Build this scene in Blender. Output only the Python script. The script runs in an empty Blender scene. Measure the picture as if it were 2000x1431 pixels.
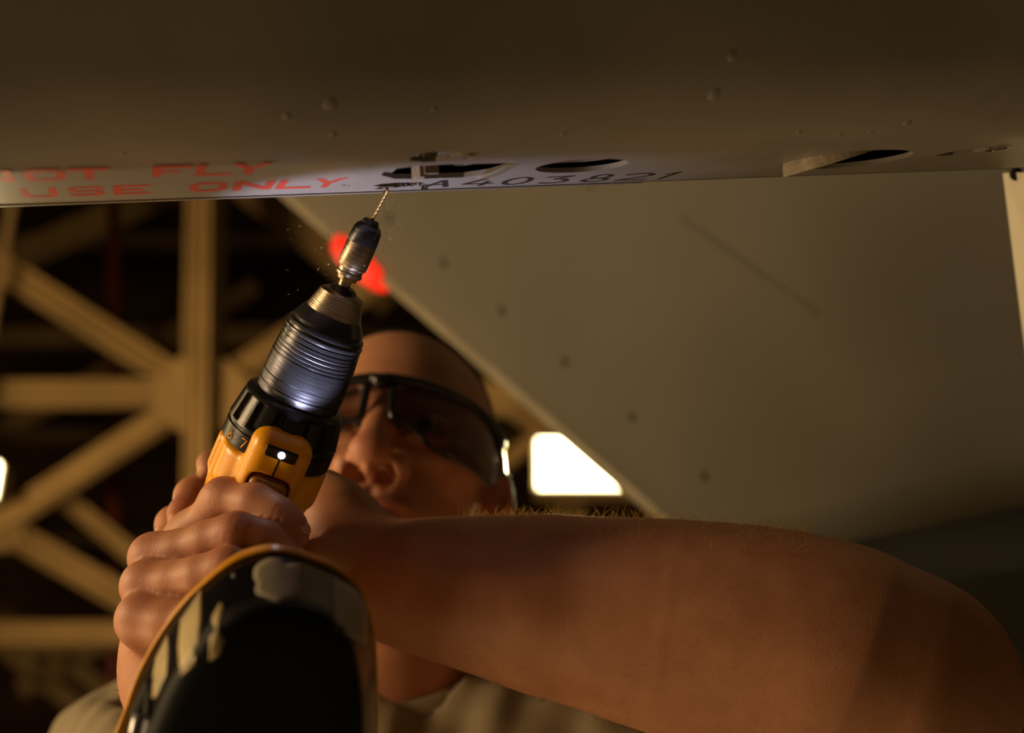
import bpy, bmesh, math, random
import numpy as np
from mathutils import Vector, Matrix

random.seed(7); rng = np.random.default_rng(7)
sc = bpy.context.scene
FPX = 2778.0
PITCH = math.radians(25)
CAM = np.array([0.0, 0.0, 1.40])
# camera axes in the world: right, up, backward
M = np.array([[1, 0, 0],
              [0, -math.sin(PITCH), -math.cos(PITCH)],
              [0, math.cos(PITCH), -math.sin(PITCH)]], float)   # world = CAM + M @ c

def P(px, py, d):
    return np.array([(px-1000)/FPX*d, (715.5-py)/FPX*d, -d])
def W(c):
    c = np.asarray(c, float)
    return CAM + c @ M.T
def N(v):
    v = np.asarray(v, float); return v/np.linalg.norm(v)
def WU(v):            # world direction into view axes
    return np.asarray(v, float) @ M
def RP(px, py, p0, n):
    r = P(px, py, 1.0); return r*(np.dot(p0, n)/np.dot(r, n))

# ---------------------------------------------------------------- camera
cd = bpy.data.cameras.new('camera'); cam = bpy.data.objects.new('camera', cd)
sc.collection.objects.link(cam); sc.camera = cam
cam.location = CAM; cam.rotation_euler = (math.pi/2+PITCH, 0, 0)
cd.sensor_width = 36; cd.lens = 50; cd.clip_start = 0.02; cd.clip_end = 200
cd.dof.use_dof = True; cd.dof.focus_distance = 0.675; cd.dof.aperture_fstop = 5.6

# ---------------------------------------------------------------- world + lights
wd = bpy.data.worlds.new('world'); sc.world = wd; wd.use_nodes = True
wd.node_tree.nodes['Background'].inputs[0].default_value = (1.0, 0.72, 0.42, 1)
wd.node_tree.nodes['Background'].inputs[1].default_value = 0.012
sc.view_settings.view_transform = 'Standard'; sc.view_settings.look = 'None'
sc.view_settings.gamma = 1; sc.view_settings.exposure = 0.0
sc.view_settings.use_curve_mapping = False

def light(name, kind, c, target, energy, col, size=0.3, sizey=None, spot=None):
    l = bpy.data.lights.new(name, kind); o = bpy.data.objects.new(name, l)
    sc.collection.objects.link(o)
    o.location = W(c)
    d = Vector(W(target)-W(c)); o.rotation_euler = d.to_track_quat('-Z', 'Y').to_euler()
    l.energy = energy; l.color = col
    if kind == 'AREA':
        l.size = size
        if sizey: l.shape = 'RECTANGLE'; l.size_y = sizey
    else:
        l.shadow_soft_size = size
    if spot: l.spot_size = math.radians(spot); l.spot_blend = 0.6
    return o
# lights out of frame: warm floods from the left, then added lights
light('flood_left_low', 'AREA', (-1.8, -0.75, -0.45), (-0.15, 0.0, -0.66), 17, (1.0, 0.67, 0.34), 0.5, 0.9)
light('flood_left_side', 'AREA', (-1.6, 0.40, -0.55), (-0.15, -0.1, -0.68), 20, (1.0, 0.68, 0.36), 0.4, 0.5)
light('rim_left_back', 'AREA', (-2.3, 0.25, -1.9), (-0.15, -0.1, -0.6), 12, (1.0, 0.70, 0.30), 0.28, 1.3)  # added tall glow for gold reflections and rim light
light('fill_front_floor', 'AREA', (1.2, -1.6, 0.1), (0.25, -0.15, -0.75), 0.72, (1.0, 0.66, 0.52), 0.9)  # added fill for the forearm and elbow
light('fill_hangar', 'AREA', (-3.0, -1.2, -3.0), (-0.5, 0.3, -9), 300, (1.0, 0.62, 0.26), 0.8)  # added fill turned on the trusses

# ---------------------------------------------------------------- object helpers
ORG = {}
def tag(o, label=None, cat=None, group=None, kind=None):
    if label: o['label'] = label
    if cat: o['category'] = cat
    if group: o['group'] = group
    if kind: o['kind'] = kind
    return o
def thing(name, c, label, cat, group=None):
    o = bpy.data.objects.new(name, None); sc.collection.objects.link(o)
    o.empty_display_size = 0.05
    L = W(c); o.location = L; ORG[o.name] = L
    return tag(o, label, cat, group)
def make(name, V, Fs, mat, parent=None, smooth=True, world=False):
    V = np.asarray(V, float).reshape(-1, 3)
    Wv = V if world else W(V)
    if parent is not None: L = ORG[parent.name]
    else:
        L = Wv.mean(0); L = np.array([L[0], L[1], Wv[:, 2].min()])
    me = bpy.data.meshes.new(name)
    me.from_pydata((Wv-L).tolist(), [], Fs if isinstance(Fs, list) else Fs.tolist())
    me.validate(); me.update()
    if smooth:
        me.polygons.foreach_set('use_smooth', [True]*len(me.polygons))
    o = bpy.data.objects.new(name, me); sc.collection.objects.link(o)
    if mat: me.materials.append(mat)
    if parent is not None: o.parent = parent
    else: o.location = L
    ORG[o.name] = L
    return o
def fixn(o):
    bm = bmesh.new(); bm.from_mesh(o.data); bmesh.ops.recalc_face_normals(bm, faces=bm.faces)
    bm.to_mesh(o.data); bm.free(); return o
def sharp(o, ang=35):
    o.data.set_sharp_from_angle(angle=math.radians(ang)); return o

# ---------------------------------------------------------------- materials
def nd(nt, t, **k):
    n = nt.nodes.new(t)
    for a, b in k.items(): setattr(n, a, b)
    return n
def mat(name, col, rough=0.5, metal=0.0, col2=None, scale=20, bump=0.0, bscale=200, spec=0.5,
        coat=0.0, sss=0.0, detail=4, c_lo=0.35, c_hi=0.65, aniso=0.0, rvar=0.0):
    m = bpy.data.materials.new(name); m.use_nodes = True; nt = m.node_tree
    b = nt.nodes['Principled BSDF']
    b.inputs['Base Color'].default_value = (*col, 1); b.inputs['Roughness'].default_value = rough
    b.inputs['Metallic'].default_value = metal; b.inputs['Specular IOR Level'].default_value = spec
    b.inputs['Coat Weight'].default_value = coat; b.inputs['Coat Roughness'].default_value = 0.08
    b.inputs['Anisotropic'].default_value = aniso
    tc = nd(nt, 'ShaderNodeTexCoord')
    if sss:
        b.inputs['Subsurface Weight'].default_value = sss
        b.inputs['Subsurface Radius'].default_value = (1.0, 0.35, 0.18); b.inputs['Subsurface Scale'].default_value = 0.004
    if col2:
        n = nd(nt, 'ShaderNodeTexNoise'); n.inputs['Scale'].default_value = scale; n.inputs['Detail'].default_value = detail
        r = nd(nt, 'ShaderNodeValToRGB')
        r.color_ramp.elements[0].position = c_lo; r.color_ramp.elements[1].position = c_hi
        r.color_ramp.elements[0].color = (*col, 1); r.color_ramp.elements[1].color = (*col2, 1)
        nt.links.new(tc.outputs['Object'], n.inputs['Vector']); nt.links.new(n.outputs['Fac'], r.inputs[0])
        nt.links.new(r.outputs[0], b.inputs['Base Color'])
        if rvar:
            mr = nd(nt, 'ShaderNodeMapRange'); mr.inputs['To Min'].default_value = rough-rvar; mr.inputs['To Max'].default_value = rough+rvar
            nt.links.new(n.outputs['Fac'], mr.inputs['Value']); nt.links.new(mr.outputs[0], b.inputs['Roughness'])
    if bump:
        n2 = nd(nt, 'ShaderNodeTexNoise'); n2.inputs['Scale'].default_value = bscale; n2.inputs['Detail'].default_value = 3
        bp = nd(nt, 'ShaderNodeBump'); bp.inputs['Strength'].default_value = bump; bp.inputs['Distance'].default_value = 0.001
        nt.links.new(tc.outputs['Object'], n2.inputs['Vector']); nt.links.new(n2.outputs['Fac'], bp.inputs['Height'])
        nt.links.new(bp.outputs[0], b.inputs['Normal'])
    return m
def emit(name, col, s):
    m = bpy.data.materials.new(name); m.use_nodes = True; nt = m.node_tree
    b = nt.nodes['Principled BSDF']; b.inputs['Base Color'].default_value = (0, 0, 0, 1)
    b.inputs['Emission Color'].default_value = (*col, 1); b.inputs['Emission Strength'].default_value = s
    return m

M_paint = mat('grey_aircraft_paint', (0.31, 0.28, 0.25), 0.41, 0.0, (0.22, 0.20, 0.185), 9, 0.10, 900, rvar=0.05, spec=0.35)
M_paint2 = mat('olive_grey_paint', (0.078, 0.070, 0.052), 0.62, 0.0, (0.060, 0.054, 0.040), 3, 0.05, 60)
M_edge = mat('bare_edge_metal', (0.45, 0.42, 0.38), 0.35, 0.7)
M_dark = mat('shade_and_bolt_black', (0.008, 0.007, 0.006), 0.8, 0.0, spec=0.1)  # near-black puts the holes' shade into the colour; a bolt shares it
M_brack = mat('primer_bracket', (0.13, 0.10, 0.075), 0.45, 0.4, (0.2, 0.16, 0.12), 60)
M_alu = mat('scraped_aluminium', (0.75, 0.74, 0.72), 0.28, 1.0, (0.25, 0.23, 0.2), 300, 0.6, 900)
M_ring = mat('ring_metal', (0.36, 0.30, 0.23), 0.5, 0.2, (0.22, 0.18, 0.135), 120, 0.3, 500, c_lo=0.45, c_hi=0.7)
M_red = mat('red_lettering', (0.62, 0.03, 0.012), 0.4, 0.0, (0.45, 0.03, 0.015), 90)
M_mark = mat('black_marker', (0.025, 0.02, 0.018), 0.5)
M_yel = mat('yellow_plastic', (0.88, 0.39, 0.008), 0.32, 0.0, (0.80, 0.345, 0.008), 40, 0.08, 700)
M_yel2 = mat('dark_orange_plastic', (0.36, 0.15, 0.012), 0.4)  # the trigger's own darker orange
M_blk = mat('black_plastic', (0.010, 0.0095, 0.0095), 0.30, 0.0, spec=0.35, bump=0.08, bscale=500)
M_bat = mat('glossy_black_battery', (0.006, 0.006, 0.007), 0.2, 0.0, spec=0.12, bump=0.02, bscale=60)
M_batm = mat('matt_black_rubber', (0.005, 0.005, 0.005), 0.6, spec=0.15)
M_patch = mat('battery_patch', (0.33, 0.29, 0.21), 0.55, 0.0, (0.27, 0.235, 0.17), 60)  # pale mottled patches on the battery front
M_chk = mat('dark_chuck_steel', (0.075, 0.075, 0.088), 0.30, 0.85, (0.05, 0.05, 0.06), 60, aniso=0.7)
M_chb = mat('black_chuck_sleeve', (0.018, 0.018, 0.02), 0.3, 0.1)
M_brz = mat('satin_steel', (0.34, 0.28, 0.21), 0.30, 1.0, (0.26, 0.21, 0.155), 40, aniso=0.6)
def ringed(m, amt=0.6, sc_=2600):
    nt = m.node_tree; b = nt.nodes['Principled BSDF']; tc = [n for n in nt.nodes if n.type == 'TEX_COORD'][0]
    aw = M@N(P(700, 500, .683)-P(551, 846, .703))
    d = nd(nt, 'ShaderNodeVectorMath', operation='DOT_PRODUCT'); d.inputs[1].default_value = tuple(aw)
    nt.links.new(tc.outputs['Object'], d.inputs[0])
    n = nd(nt, 'ShaderNodeTexNoise', noise_dimensions='1D'); n.inputs['Scale'].default_value = sc_; n.inputs['Detail'].default_value = 5
    nt.links.new(d.outputs['Value'], n.inputs['W'])
    bp = nd(nt, 'ShaderNodeBump'); bp.inputs['Strength'].default_value = amt; bp.inputs['Distance'].default_value = 0.0006
    nt.links.new(n.outputs['Fac'], bp.inputs['Height']); nt.links.new(bp.outputs[0], b.inputs['Normal'])
    mr = nd(nt, 'ShaderNodeMapRange'); mr.inputs['To Min'].default_value = .18; mr.inputs['To Max'].default_value = .5
    nt.links.new(n.outputs['Fac'], mr.inputs['Value']); nt.links.new(mr.outputs[0], b.inputs['Roughness'])
ringed(M_chk, .22, 700); ringed(M_brz, .25, 1200)
M_bit = mat('gold_drill_bit', (0.38, 0.24, 0.11), 0.4, 1.0)
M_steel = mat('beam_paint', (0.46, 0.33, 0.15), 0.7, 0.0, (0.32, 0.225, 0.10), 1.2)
M_steelb = mat('dimmed_beam_paint', (0.27, 0.19, 0.09), 0.7, 0.0, (0.2, 0.14, 0.06), 2)  # darker copy of the beam colour, far trusses' dimness put into it
M_roof = mat('dark_roof_deck', (0.12, 0.065, 0.03), 0.8, 0.0, (0.07, 0.038, 0.018), 0.8)
M_pipe = mat('red_pipe', (0.10, 0.014, 0.008), 0.6)
M_tag = emit('red_marker_glow', (1.0, 0.02, 0.006), 1.25)  # emission brightens the red mark, which is no lamp
M_floor = mat('hangar_floor', (0.25, 0.22, 0.17), 0.5, 0.0, (0.2, 0.17, 0.13), 1)
M_lamp = emit('lamp_glow', (1.0, 0.86, 0.45), 14)
M_led = emit('led_glow', (0.85, 0.9, 1.0), 22)
M_shirt = mat('tan_cotton', (0.24, 0.19, 0.105), 0.85, 0.0, (0.20, 0.16, 0.09), 30, 0.25, 1200)
M_collar = mat('tan_rib', (0.20, 0.155, 0.09), 0.9, bump=0.3, bscale=1500)
M_hair = mat('dark_hair', (0.008, 0.006, 0.005), 0.9, spec=0.1, bump=0.9, bscale=900)
M_nail = mat('fingernail', (0.55, 0.30, 0.22), 0.25, 0.0, sss=0.1)
M_armhair = mat('backlit_arm_hair', (0.55, 0.33, 0.10), 0.4)  # gold of the backlight put into the colour of the top hairs
_n = M_armhair.node_tree; _t = nd(_n, 'ShaderNodeBsdfTranslucent'); _t.inputs[0].default_value = (0.95, 0.72, 0.32, 1); _m = nd(_n, 'ShaderNodeMixShader'); _m.inputs[0].default_value = .7
_n.links.new(_n.nodes['Principled BSDF'].outputs[0], _m.inputs[1]); _n.links.new(_t.outputs[0], _m.inputs[2]); _n.links.new(_m.outputs[0], [q for q in _n.nodes if q.type == 'OUTPUT_MATERIAL'][0].inputs[0])
M_frame = mat('black_frame', (0.012, 0.012, 0.014), 0.2)
M_gun = mat('grey_clip', (0.35, 0.35, 0.36), 0.25, 0.6)

def skin_mat():
    m = mat('skin', (0.50, 0.25, 0.15), 0.52, 0, sss=0.15)
    nt = m.node_tree; b = nt.nodes['Principled BSDF']; tc = [n for n in nt.nodes if n.type == 'TEX_COORD'][0]
    n = nd(nt, 'ShaderNodeTexNoise'); n.inputs['Scale'].default_value = 45; n.inputs['Detail'].default_value = 5
    r = nd(nt, 'ShaderNodeValToRGB'); r.color_ramp.elements[0].position = .3; r.color_ramp.elements[1].position = .7
    r.color_ramp.elements[0].color = (0.43, 0.185, 0.092, 1); r.color_ramp.elements[1].color = (0.54, 0.255, 0.135, 1)
    nt.links.new(tc.outputs['Object'], n.inputs['Vector']); nt.links.new(n.outputs['Fac'], r.inputs[0])
    at = nd(nt, 'ShaderNodeVertexColor', layer_name='tint'); sp = nd(nt, 'ShaderNodeSeparateColor')
    nt.links.new(at.outputs['Color'], sp.inputs[0])
    def mix(fac, a, colr):
        x = nd(nt, 'ShaderNodeMix', data_type='RGBA'); nt.links.new(fac, x.inputs[0]); nt.links.new(a, x.inputs[6])
        x.inputs[7].default_value = (*colr, 1); return x.outputs[2]
    o = mix(sp.outputs[0], r.outputs[0], (0.34, 0.085, 0.055))
    o = mix(sp.outputs[1], o, (0.03, 0.018, 0.012))
    o = mix(sp.outputs[2], o, (0.45, 0.42, 0.38))
    nt.links.new(o, b.inputs['Base Color'])
    n2 = nd(nt, 'ShaderNodeTexNoise'); n2.inputs['Scale'].default_value = 700; n2.inputs['Detail'].default_value = 4
    v = nd(nt, 'ShaderNodeTexVoronoi'); v.inputs['Scale'].default_value = 900
    ad = nd(nt, 'ShaderNodeMath', operation='ADD')
    nt.links.new(tc.outputs['Object'], n2.inputs['Vector']); nt.links.new(tc.outputs['Object'], v.inputs['Vector'])
    v.inputs['Scale'].default_value = 1300
    nt.links.new(n2.outputs['Fac'], ad.inputs[0]); nt.links.new(v.outputs['Distance'], ad.inputs[1])
    bp = nd(nt, 'ShaderNodeBump'); bp.inputs['Strength'].default_value = 0.16; bp.inputs['Distance'].default_value = 0.0004
    nt.links.new(ad.outputs[0], bp.inputs['Height']); nt.links.new(bp.outputs[0], b.inputs['Normal'])
    return m
M_skin = skin_mat()
def lens_mat():
    m = bpy.data.materials.new('clear_smoked_lens'); m.use_nodes = True; nt = m.node_tree
    nt.nodes.remove(nt.nodes['Principled BSDF']); out = [n for n in nt.nodes if n.type == 'OUTPUT_MATERIAL'][0]
    t = nd(nt, 'ShaderNodeBsdfTransparent'); t.inputs[0].default_value = (0.66, 0.62, 0.60, 1)
    lw = nd(nt, 'ShaderNodeLayerWeight'); lw.inputs[0].default_value = .5; g = nd(nt, 'ShaderNodeBsdfGlossy'); g.inputs['Roughness'].default_value = 0.04; g.inputs[0].default_value = (0.9, 0.9, 1, 1)
    pw = nd(nt, 'ShaderNodeMath', operation='POWER'); pw.inputs[1].default_value = 4; nt.links.new(lw.outputs['Facing'], pw.inputs[0]); f = nd(nt, 'ShaderNodeMath', operation='MULTIPLY_ADD'); f.inputs[1].default_value = .75; f.inputs[2].default_value = .045; nt.links.new(pw.outputs[0], f.inputs[0])
    mx = nd(nt, 'ShaderNodeMixShader')
    nt.links.new(f.outputs[0], mx.inputs[0]); nt.links.new(t.outputs[0], mx.inputs[1]); nt.links.new(g.outputs[0], mx.inputs[2])
    nt.links.new(mx.outputs[0], out.inputs[0]); return m
M_lens = lens_mat()

# ---------------------------------------------------------------- implicit surfaces -> mesh (surface nets)
def rc(a, b, ra, rb, k=0.006, op='+'): return ('rc', np.array(a, float), np.array(b, float), ra, rb, k, op)
def el(c, r, R=None, k=0.008, op='+'): return ('el', np.array(c, float), np.array(r, float), np.eye(3) if R is None else R, 0, k, op)
def rb(c, hs, rd, R=None, k=0.004, op='+'): return ('rb', np.array(c, float), np.array(hs, float), np.eye(3) if R is None else R, rd, k, op)
def cy(a, b, r, rd, k=0.003, op='+'): return ('cy', np.array(a, float), np.array(b, float), r, rd, k, op)
def pdist(p, x):
    t = p[0]
    if t == 'rc':
        a, b, ra, rb_ = p[1:5]; ab = b-a; q = x-a
        s = np.clip(q@ab/max(ab@ab, 1e-12), 0, 1)
        return np.linalg.norm(q-s[:, None]*ab, axis=1)-(ra+(rb_-ra)*s)
    if t == 'el':
        q = (x-p[1])@p[3].T; k0 = np.linalg.norm(q/p[2], axis=1); k1 = np.linalg.norm(q/p[2]**2, axis=1)+1e-9
        return np.where(k0 < 1e-4, -p[2].min(), k0*(k0-1)/k1)
    if t == 'rb':
        q = np.abs((x-p[1])@p[3].T)-(p[2]-p[4])
        return np.linalg.norm(np.maximum(q, 0), axis=1)+np.minimum(q.max(1), 0)-p[4]
    if t == 'cy':
        a, b, r, rd = p[1:5]; ab = b-a; L = np.linalg.norm(ab); u = ab/L; q = x-(a+b)/2
        y = q@u; d = np.linalg.norm(q-y[:, None]*u, axis=1)
        qq = np.stack([d-(r-rd), np.abs(y)-(L/2-rd)], 1)
        return np.linalg.norm(np.maximum(qq, 0), axis=1)+np.minimum(qq.max(1), 0)-rd
def smin(a, b, k):
    if k <= 0: return np.minimum(a, b)
    h = np.maximum(k-np.abs(a-b), 0)/k
    return np.minimum(a, b)-h*h*k*0.25
def gsdf(groups, x, active=None):
    tot = None
    for gi, (gk, prims) in enumerate(groups):
        d = None
        for pi, p in enumerate(prims):
            if active is not None and not active[gi][pi]: continue
            v = pdist(p, x)
            if d is None: d = v if p[6] == '+' else None
            elif p[6] == '+': d = smin(d, v, p[5])
            else: d = -smin(-d, v, p[5])
        if d is None: continue
        tot = d if tot is None else smin(tot, d, gk)
    if tot is None: tot = np.full(len(x), 1.0)
    return tot
def snet(groups, lo, hi, h, disp=None, post=None):
    B = 16; lo = np.array(lo, float); hi = np.array(hi, float)
    nb = np.ceil((hi-lo)/(h*B)).astype(int)
    gx = np.stack(np.meshgrid(*[np.arange(n) for n in nb], indexing='ij'), -1).reshape(-1, 3)
    cen = lo+(gx+0.5)*B*h; hd = B*h*0.5*math.sqrt(3)
    alld = [[pdist(p, cen) for p in prims] for _, prims in groups]
    f0 = gsdf(groups, cen)
    keep = np.where(np.abs(f0) < hd*1.8+0.02)[0]
    loc = np.stack(np.meshgrid(*[np.arange(B+1)]*3, indexing='ij'), -1).reshape(-1, 3)
    nt_ = nb*B+2
    def cid(c): return (c[..., 0]*nt_[1]+c[..., 1])*nt_[2]+c[..., 2]
    ids, pos, quads = [], [], []
    corners = [(i, j, k) for i in (0, 1) for j in (0, 1) for k in (0, 1)]
    edges = [(a, b) for a in range(8) for b in range(a+1, 8) if sum(abs(np.array(corners[a])-np.array(corners[b]))) == 1]
    for bi in keep:
        act = [[alld[g][i][bi] < hd*1.6+p[5]+0.012 for i, p in enumerate(groups[g][1])] for g in range(len(groups))]
        if not any(any(a) for a in act): continue
        x = lo+(gx[bi]*B+loc)*h
        f = gsdf(groups, x, act)
        if disp is not None: f = f-disp(x)
        if post is not None: f = post(f, x)
        f = f.reshape(B+1, B+1, B+1)
        s = f < 0
        if s.all() or not s.any(): continue
        cs = [s[i:B+i, j:B+j, k:B+k] for i, j, k in corners]
        sm = sum(c.astype(np.int8) for c in cs); m = (sm > 0) & (sm < 8)
        if m.any():
            ci = np.argwhere(m); fv = np.stack([f[ci[:, 0]+i, ci[:, 1]+j, ci[:, 2]+k] for i, j, k in corners], 1)
            acc = np.zeros((len(ci), 3)); cnt = np.zeros(len(ci))
            for a, b in edges:
                fa, fb = fv[:, a], fv[:, b]; cr = (fa < 0) != (fb < 0)
                t = np.where(cr, fa/np.where(cr, fa-fb, 1), 0)
                pt = np.array(corners[a])+t[:, None]*(np.array(corners[b])-np.array(corners[a]))
                acc += pt*cr[:, None]; cnt += cr
            g = gx[bi]*B+ci
            ids.append(cid(g+1)); pos.append(lo+(g+acc/cnt[:, None])*h)
        for ax in range(3):
            sl0 = [slice(0, B)]*3; sl1 = [slice(0, B)]*3; sl1[ax] = slice(1, B+1)
            a = s[tuple(sl0)]; b = s[tuple(sl1)]
            e = np.argwhere(a != b)
            if not len(e): continue
            fl = a[e[:, 0], e[:, 1], e[:, 2]]
            g = gx[bi]*B+e+1
            u = np.zeros(3, int); v = np.zeros(3, int); u[(ax+1) % 3] = 1; v[(ax+2) % 3] = 1
            q = np.stack([cid(g), cid(g-u), cid(g-u-v), cid(g-v)], 1)
            q[~fl] = q[~fl][:, ::-1]; quads.append(q)
    ids = np.concatenate(ids); pos = np.concatenate(pos); quads = np.concatenate(quads)
    o = np.argsort(ids); ids = ids[o]; pos = pos[o]
    qi = np.searchsorted(ids, quads); qi = np.minimum(qi, len(ids)-1)
    ok = (ids[qi] == quads).all(1); qi = qi[ok]
    # light smoothing
    for _ in range(2):
        acc = np.zeros_like(pos); cnt = np.zeros(len(pos))
        for a, b in ((0, 1), (1, 2), (2, 3), (3, 0)):
            np.add.at(acc, qi[:, a], pos[qi[:, b]]); np.add.at(acc, qi[:, b], pos[qi[:, a]])
            np.add.at(cnt, qi[:, a], 1); np.add.at(cnt, qi[:, b], 1)
        cnt = np.maximum(cnt, 1); pos = pos*0.5+0.5*acc/cnt[:, None]
    return pos, qi

def tube(pts, rad, n=8, caps=True):
    pts = np.asarray(pts, float); rad = np.broadcast_to(rad, len(pts)).astype(float)
    V, Fc = [], []; prev = None
    for i, p in enumerate(pts):
        t = N(pts[min(i+1, len(pts)-1)]-pts[max(i-1, 0)])
        if prev is None:
            prev = N(np.cross(t, [0.13, 0.97, 0.2] if abs(t[1]) < .9 else [1, 0, 0]))
        u = N(prev-t*np.dot(prev, t)); v = np.cross(t, u); prev = u
        for j in range(n):
            a = 2*math.pi*j/n; V.append(p+rad[i]*(math.cos(a)*u+math.sin(a)*v))
    for i in range(len(pts)-1):
        for j in range(n):
            Fc.append([i*n+j, i*n+(j+1) % n, (i+1)*n+(j+1) % n, (i+1)*n+j])
    if caps: Fc.append(list(range(n))[::-1]); Fc.append([(len(pts)-1)*n+j for j in range(n)])
    return np.array(V), Fc
def catmull(pts, m=8, closed=False):
    pts = [np.array(p, float) for p in pts]; n = len(pts); out = []
    rngi = range(n) if closed else range(n-1)
    for i in rngi:
        g = (lambda k: pts[k % n]) if closed else (lambda k: pts[min(max(k, 0), n-1)])
        p0, p1, p2, p3 = g(i-1), g(i), g(i+1), g(i+2)
        for j in range(m):
            t = j/m; out.append(0.5*((2*p1)+(p2-p0)*t+(2*p0-5*p1+4*p2-p3)*t*t+(3*p1-p0-3*p2+p3)*t**3))
    if not closed: out.append(pts[-1])
    return out
def merge(parts):
    V, Fc, o = [], [], 0
    for v, f in parts:
        V.append(np.asarray(v, float).reshape(-1, 3)); Fc += [[i+o for i in q] for q in f]; o += len(V[-1])
    return np.concatenate(V), Fc
def boxc(c, ax, hs):
    V = [c+sx*hs[0]*ax[0]+sy*hs[1]*ax[1]+sz*hs[2]*ax[2] for sx in (-1, 1) for sy in (-1, 1) for sz in (-1, 1)]
    return np.array(V), [[0, 1, 3, 2], [4, 6, 7, 5], [0, 4, 5, 1], [2, 3, 7, 6], [0, 2, 6, 4], [1, 5, 7, 3]]
def prism(poly, off):
    n = len(poly); V = [np.array(p)+off*0 for p in poly]+[np.array(p)+off for p in poly]
    return np.array(V), [list(range(n))[::-1], [n+i for i in range(n)]]+[[i, (i+1) % n, n+(i+1) % n, n+i] for i in range(n)]

# ================================================================ HANGAR (structure)
def WP(px, py, Y):     # pixel ray onto the vertical world plane y = Y
    r = P(px, py, 1.0) @ M.T; return CAM + r*(Y/r[1])
def quadbox(name, lo, hi, m):
    lo = np.array(lo, float); hi = np.array(hi, float)
    v, f = boxc((lo+hi)/2, np.eye(3), (hi-lo)/2)
    return tag(make(name, v, f, m, smooth=False, world=True), kind='structure')
quadbox('floor', (-20, -10, -0.1), (20, 26, 0.0), M_floor)
quadbox('wall_back', (-20, 25.8, 0), (20, 26, 15.8), M_roof)
quadbox('wall_left', (-20.2, -10, 0), (-20, 26, 15.8), M_roof)
quadbox('wall_right', (20, -10, 0), (20.2, 26, 15.8), M_roof)
quadbox('wall_front', (-20, -10.2, 0), (20, -10, 15.8), M_roof)
quadbox('ceiling', (-20, -10, 15.8), (20, 26, 16.0), M_roof)
TR = 9.0
def beam_mesh(a, b, w, t=None):
    a = np.array(a); b = np.array(b); L = N(b-a); n = np.array([0, 1.0, 0]); s = N(np.cross(L, n)); n = np.cross(s, L)
    c = (a+b)/2; hl = np.linalg.norm(b-a)/2; t = t or w*0.5
    ax = [L, s, n]
    return merge([boxc(c, ax, (hl, w*0.07, t)), boxc(c+s*w*.45, ax, (hl, w*0.06, t)), boxc(c-s*w*.45, ax, (hl, w*0.06, t)),
                  boxc(c-n*t*.2, ax, (hl, w*0.44, t*.12))])
def truss(Y, beams, plates, label, m, name='roof_truss', hb=None):
    org = WP(beams[0][0], beams[0][1], Y)
    o = bpy.data.objects.new(name, None); sc.collection.objects.link(o); o.location = org; ORG[o.name] = org
    tag(o, label, 'roof truss')
    for (x0, y0, x1, y1, w, *dy) in beams:
        wm = w*Y/FPX
        v, f = beam_mesh(WP(x0, y0, Y+sum(dy)), WP(x1, y1, Y+sum(dy)), wm)
        make('beam', v, f, m, o, smooth=False, world=True)
    for pts in plates:
        poly = [WP(x, y, Y-0.12) for x, y in pts]
        v, f = prism(poly, np.array([0, 0.04, 0])); pl = fixn(make('gusset_plate', v, f, m, o, smooth=False, world=True))
        cx = sum(np.array(p) for p in poly)/len(poly)
        for p in poly[::2]:
            q = cx+(p-cx)*0.8; v, f = boxc(q+np.array([0, -.015, 0]), np.eye(3), (0.02, 0.02, 0.02)); make('bolt', v, f, m, pl, smooth=False, world=True)
    return o
truss(TR, [(406, 150, 398, 720, 74), (385, 800, 372, 1800, 46), (-300, 330, 335, 735, 50), (-300, 772, 310, 768, 46),
           (-60, 1060, 320, 815, 42), (455, 735, 800, 505, 46), (455, 770, 1010, 782, 52), (455, 820, 1000, 1180, 42), (400, 150, 386, 1100, 40, -.3)],
      [[(300, 735), (345, 700), (440, 700), (485, 735), (485, 800), (440, 838), (345, 838), (300, 800)]],
      'near tan steel truss node with beams meeting at a gusset plate', M_steel)
truss(TR+1.5, [(-300, 880, 20, 1025, 46), (0, 1030, 470, 1300, 50), (120, 970, 400, 1200, 34), (-200, 1241, 520, 1238, 42), (470, 360, 760, 590, 50),
               (-200, 1110, -10, 1040, 40), (860, 690, 1080, 830, 60), (940, 940, 1250, 700, 30)],
      [[(-40, 985), (20, 985), (45, 1015), (45, 1050), (10, 1075), (-40, 1075)]],
      'tan steel truss with a node at the left edge, low behind the knuckles', M_steel)
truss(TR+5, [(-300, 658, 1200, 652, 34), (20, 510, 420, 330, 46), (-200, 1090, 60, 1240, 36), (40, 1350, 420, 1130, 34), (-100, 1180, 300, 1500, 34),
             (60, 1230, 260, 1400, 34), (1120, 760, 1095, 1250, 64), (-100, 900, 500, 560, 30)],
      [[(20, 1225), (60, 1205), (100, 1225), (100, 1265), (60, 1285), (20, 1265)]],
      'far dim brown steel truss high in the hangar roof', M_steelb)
# purlins under the roof, deep behind
for i, z in enumerate((5.4, 7.2, 9.0, 10.8, 12.6, 14.4)):
    v, f = boxc(np.array([0, 24.0-i*0.3, z]), np.eye(3), (19.5, 0.15, 0.10+0.02*(i % 2)))
    o = tag(make('trim_%d' % (i+1), v, f, M_steelb, smooth=False, world=True), kind='structure')
pp = tube([WP(222, y, TR+3) for y in (200, 700, 1200, 1700)], 0.06, 12)
tag(make('sprinkler_pipe', pp[0], pp[1], M_pipe, world=True), 'thin dark red pipe hanging upright behind the roof truss, left of its node', 'pipe')

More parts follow.
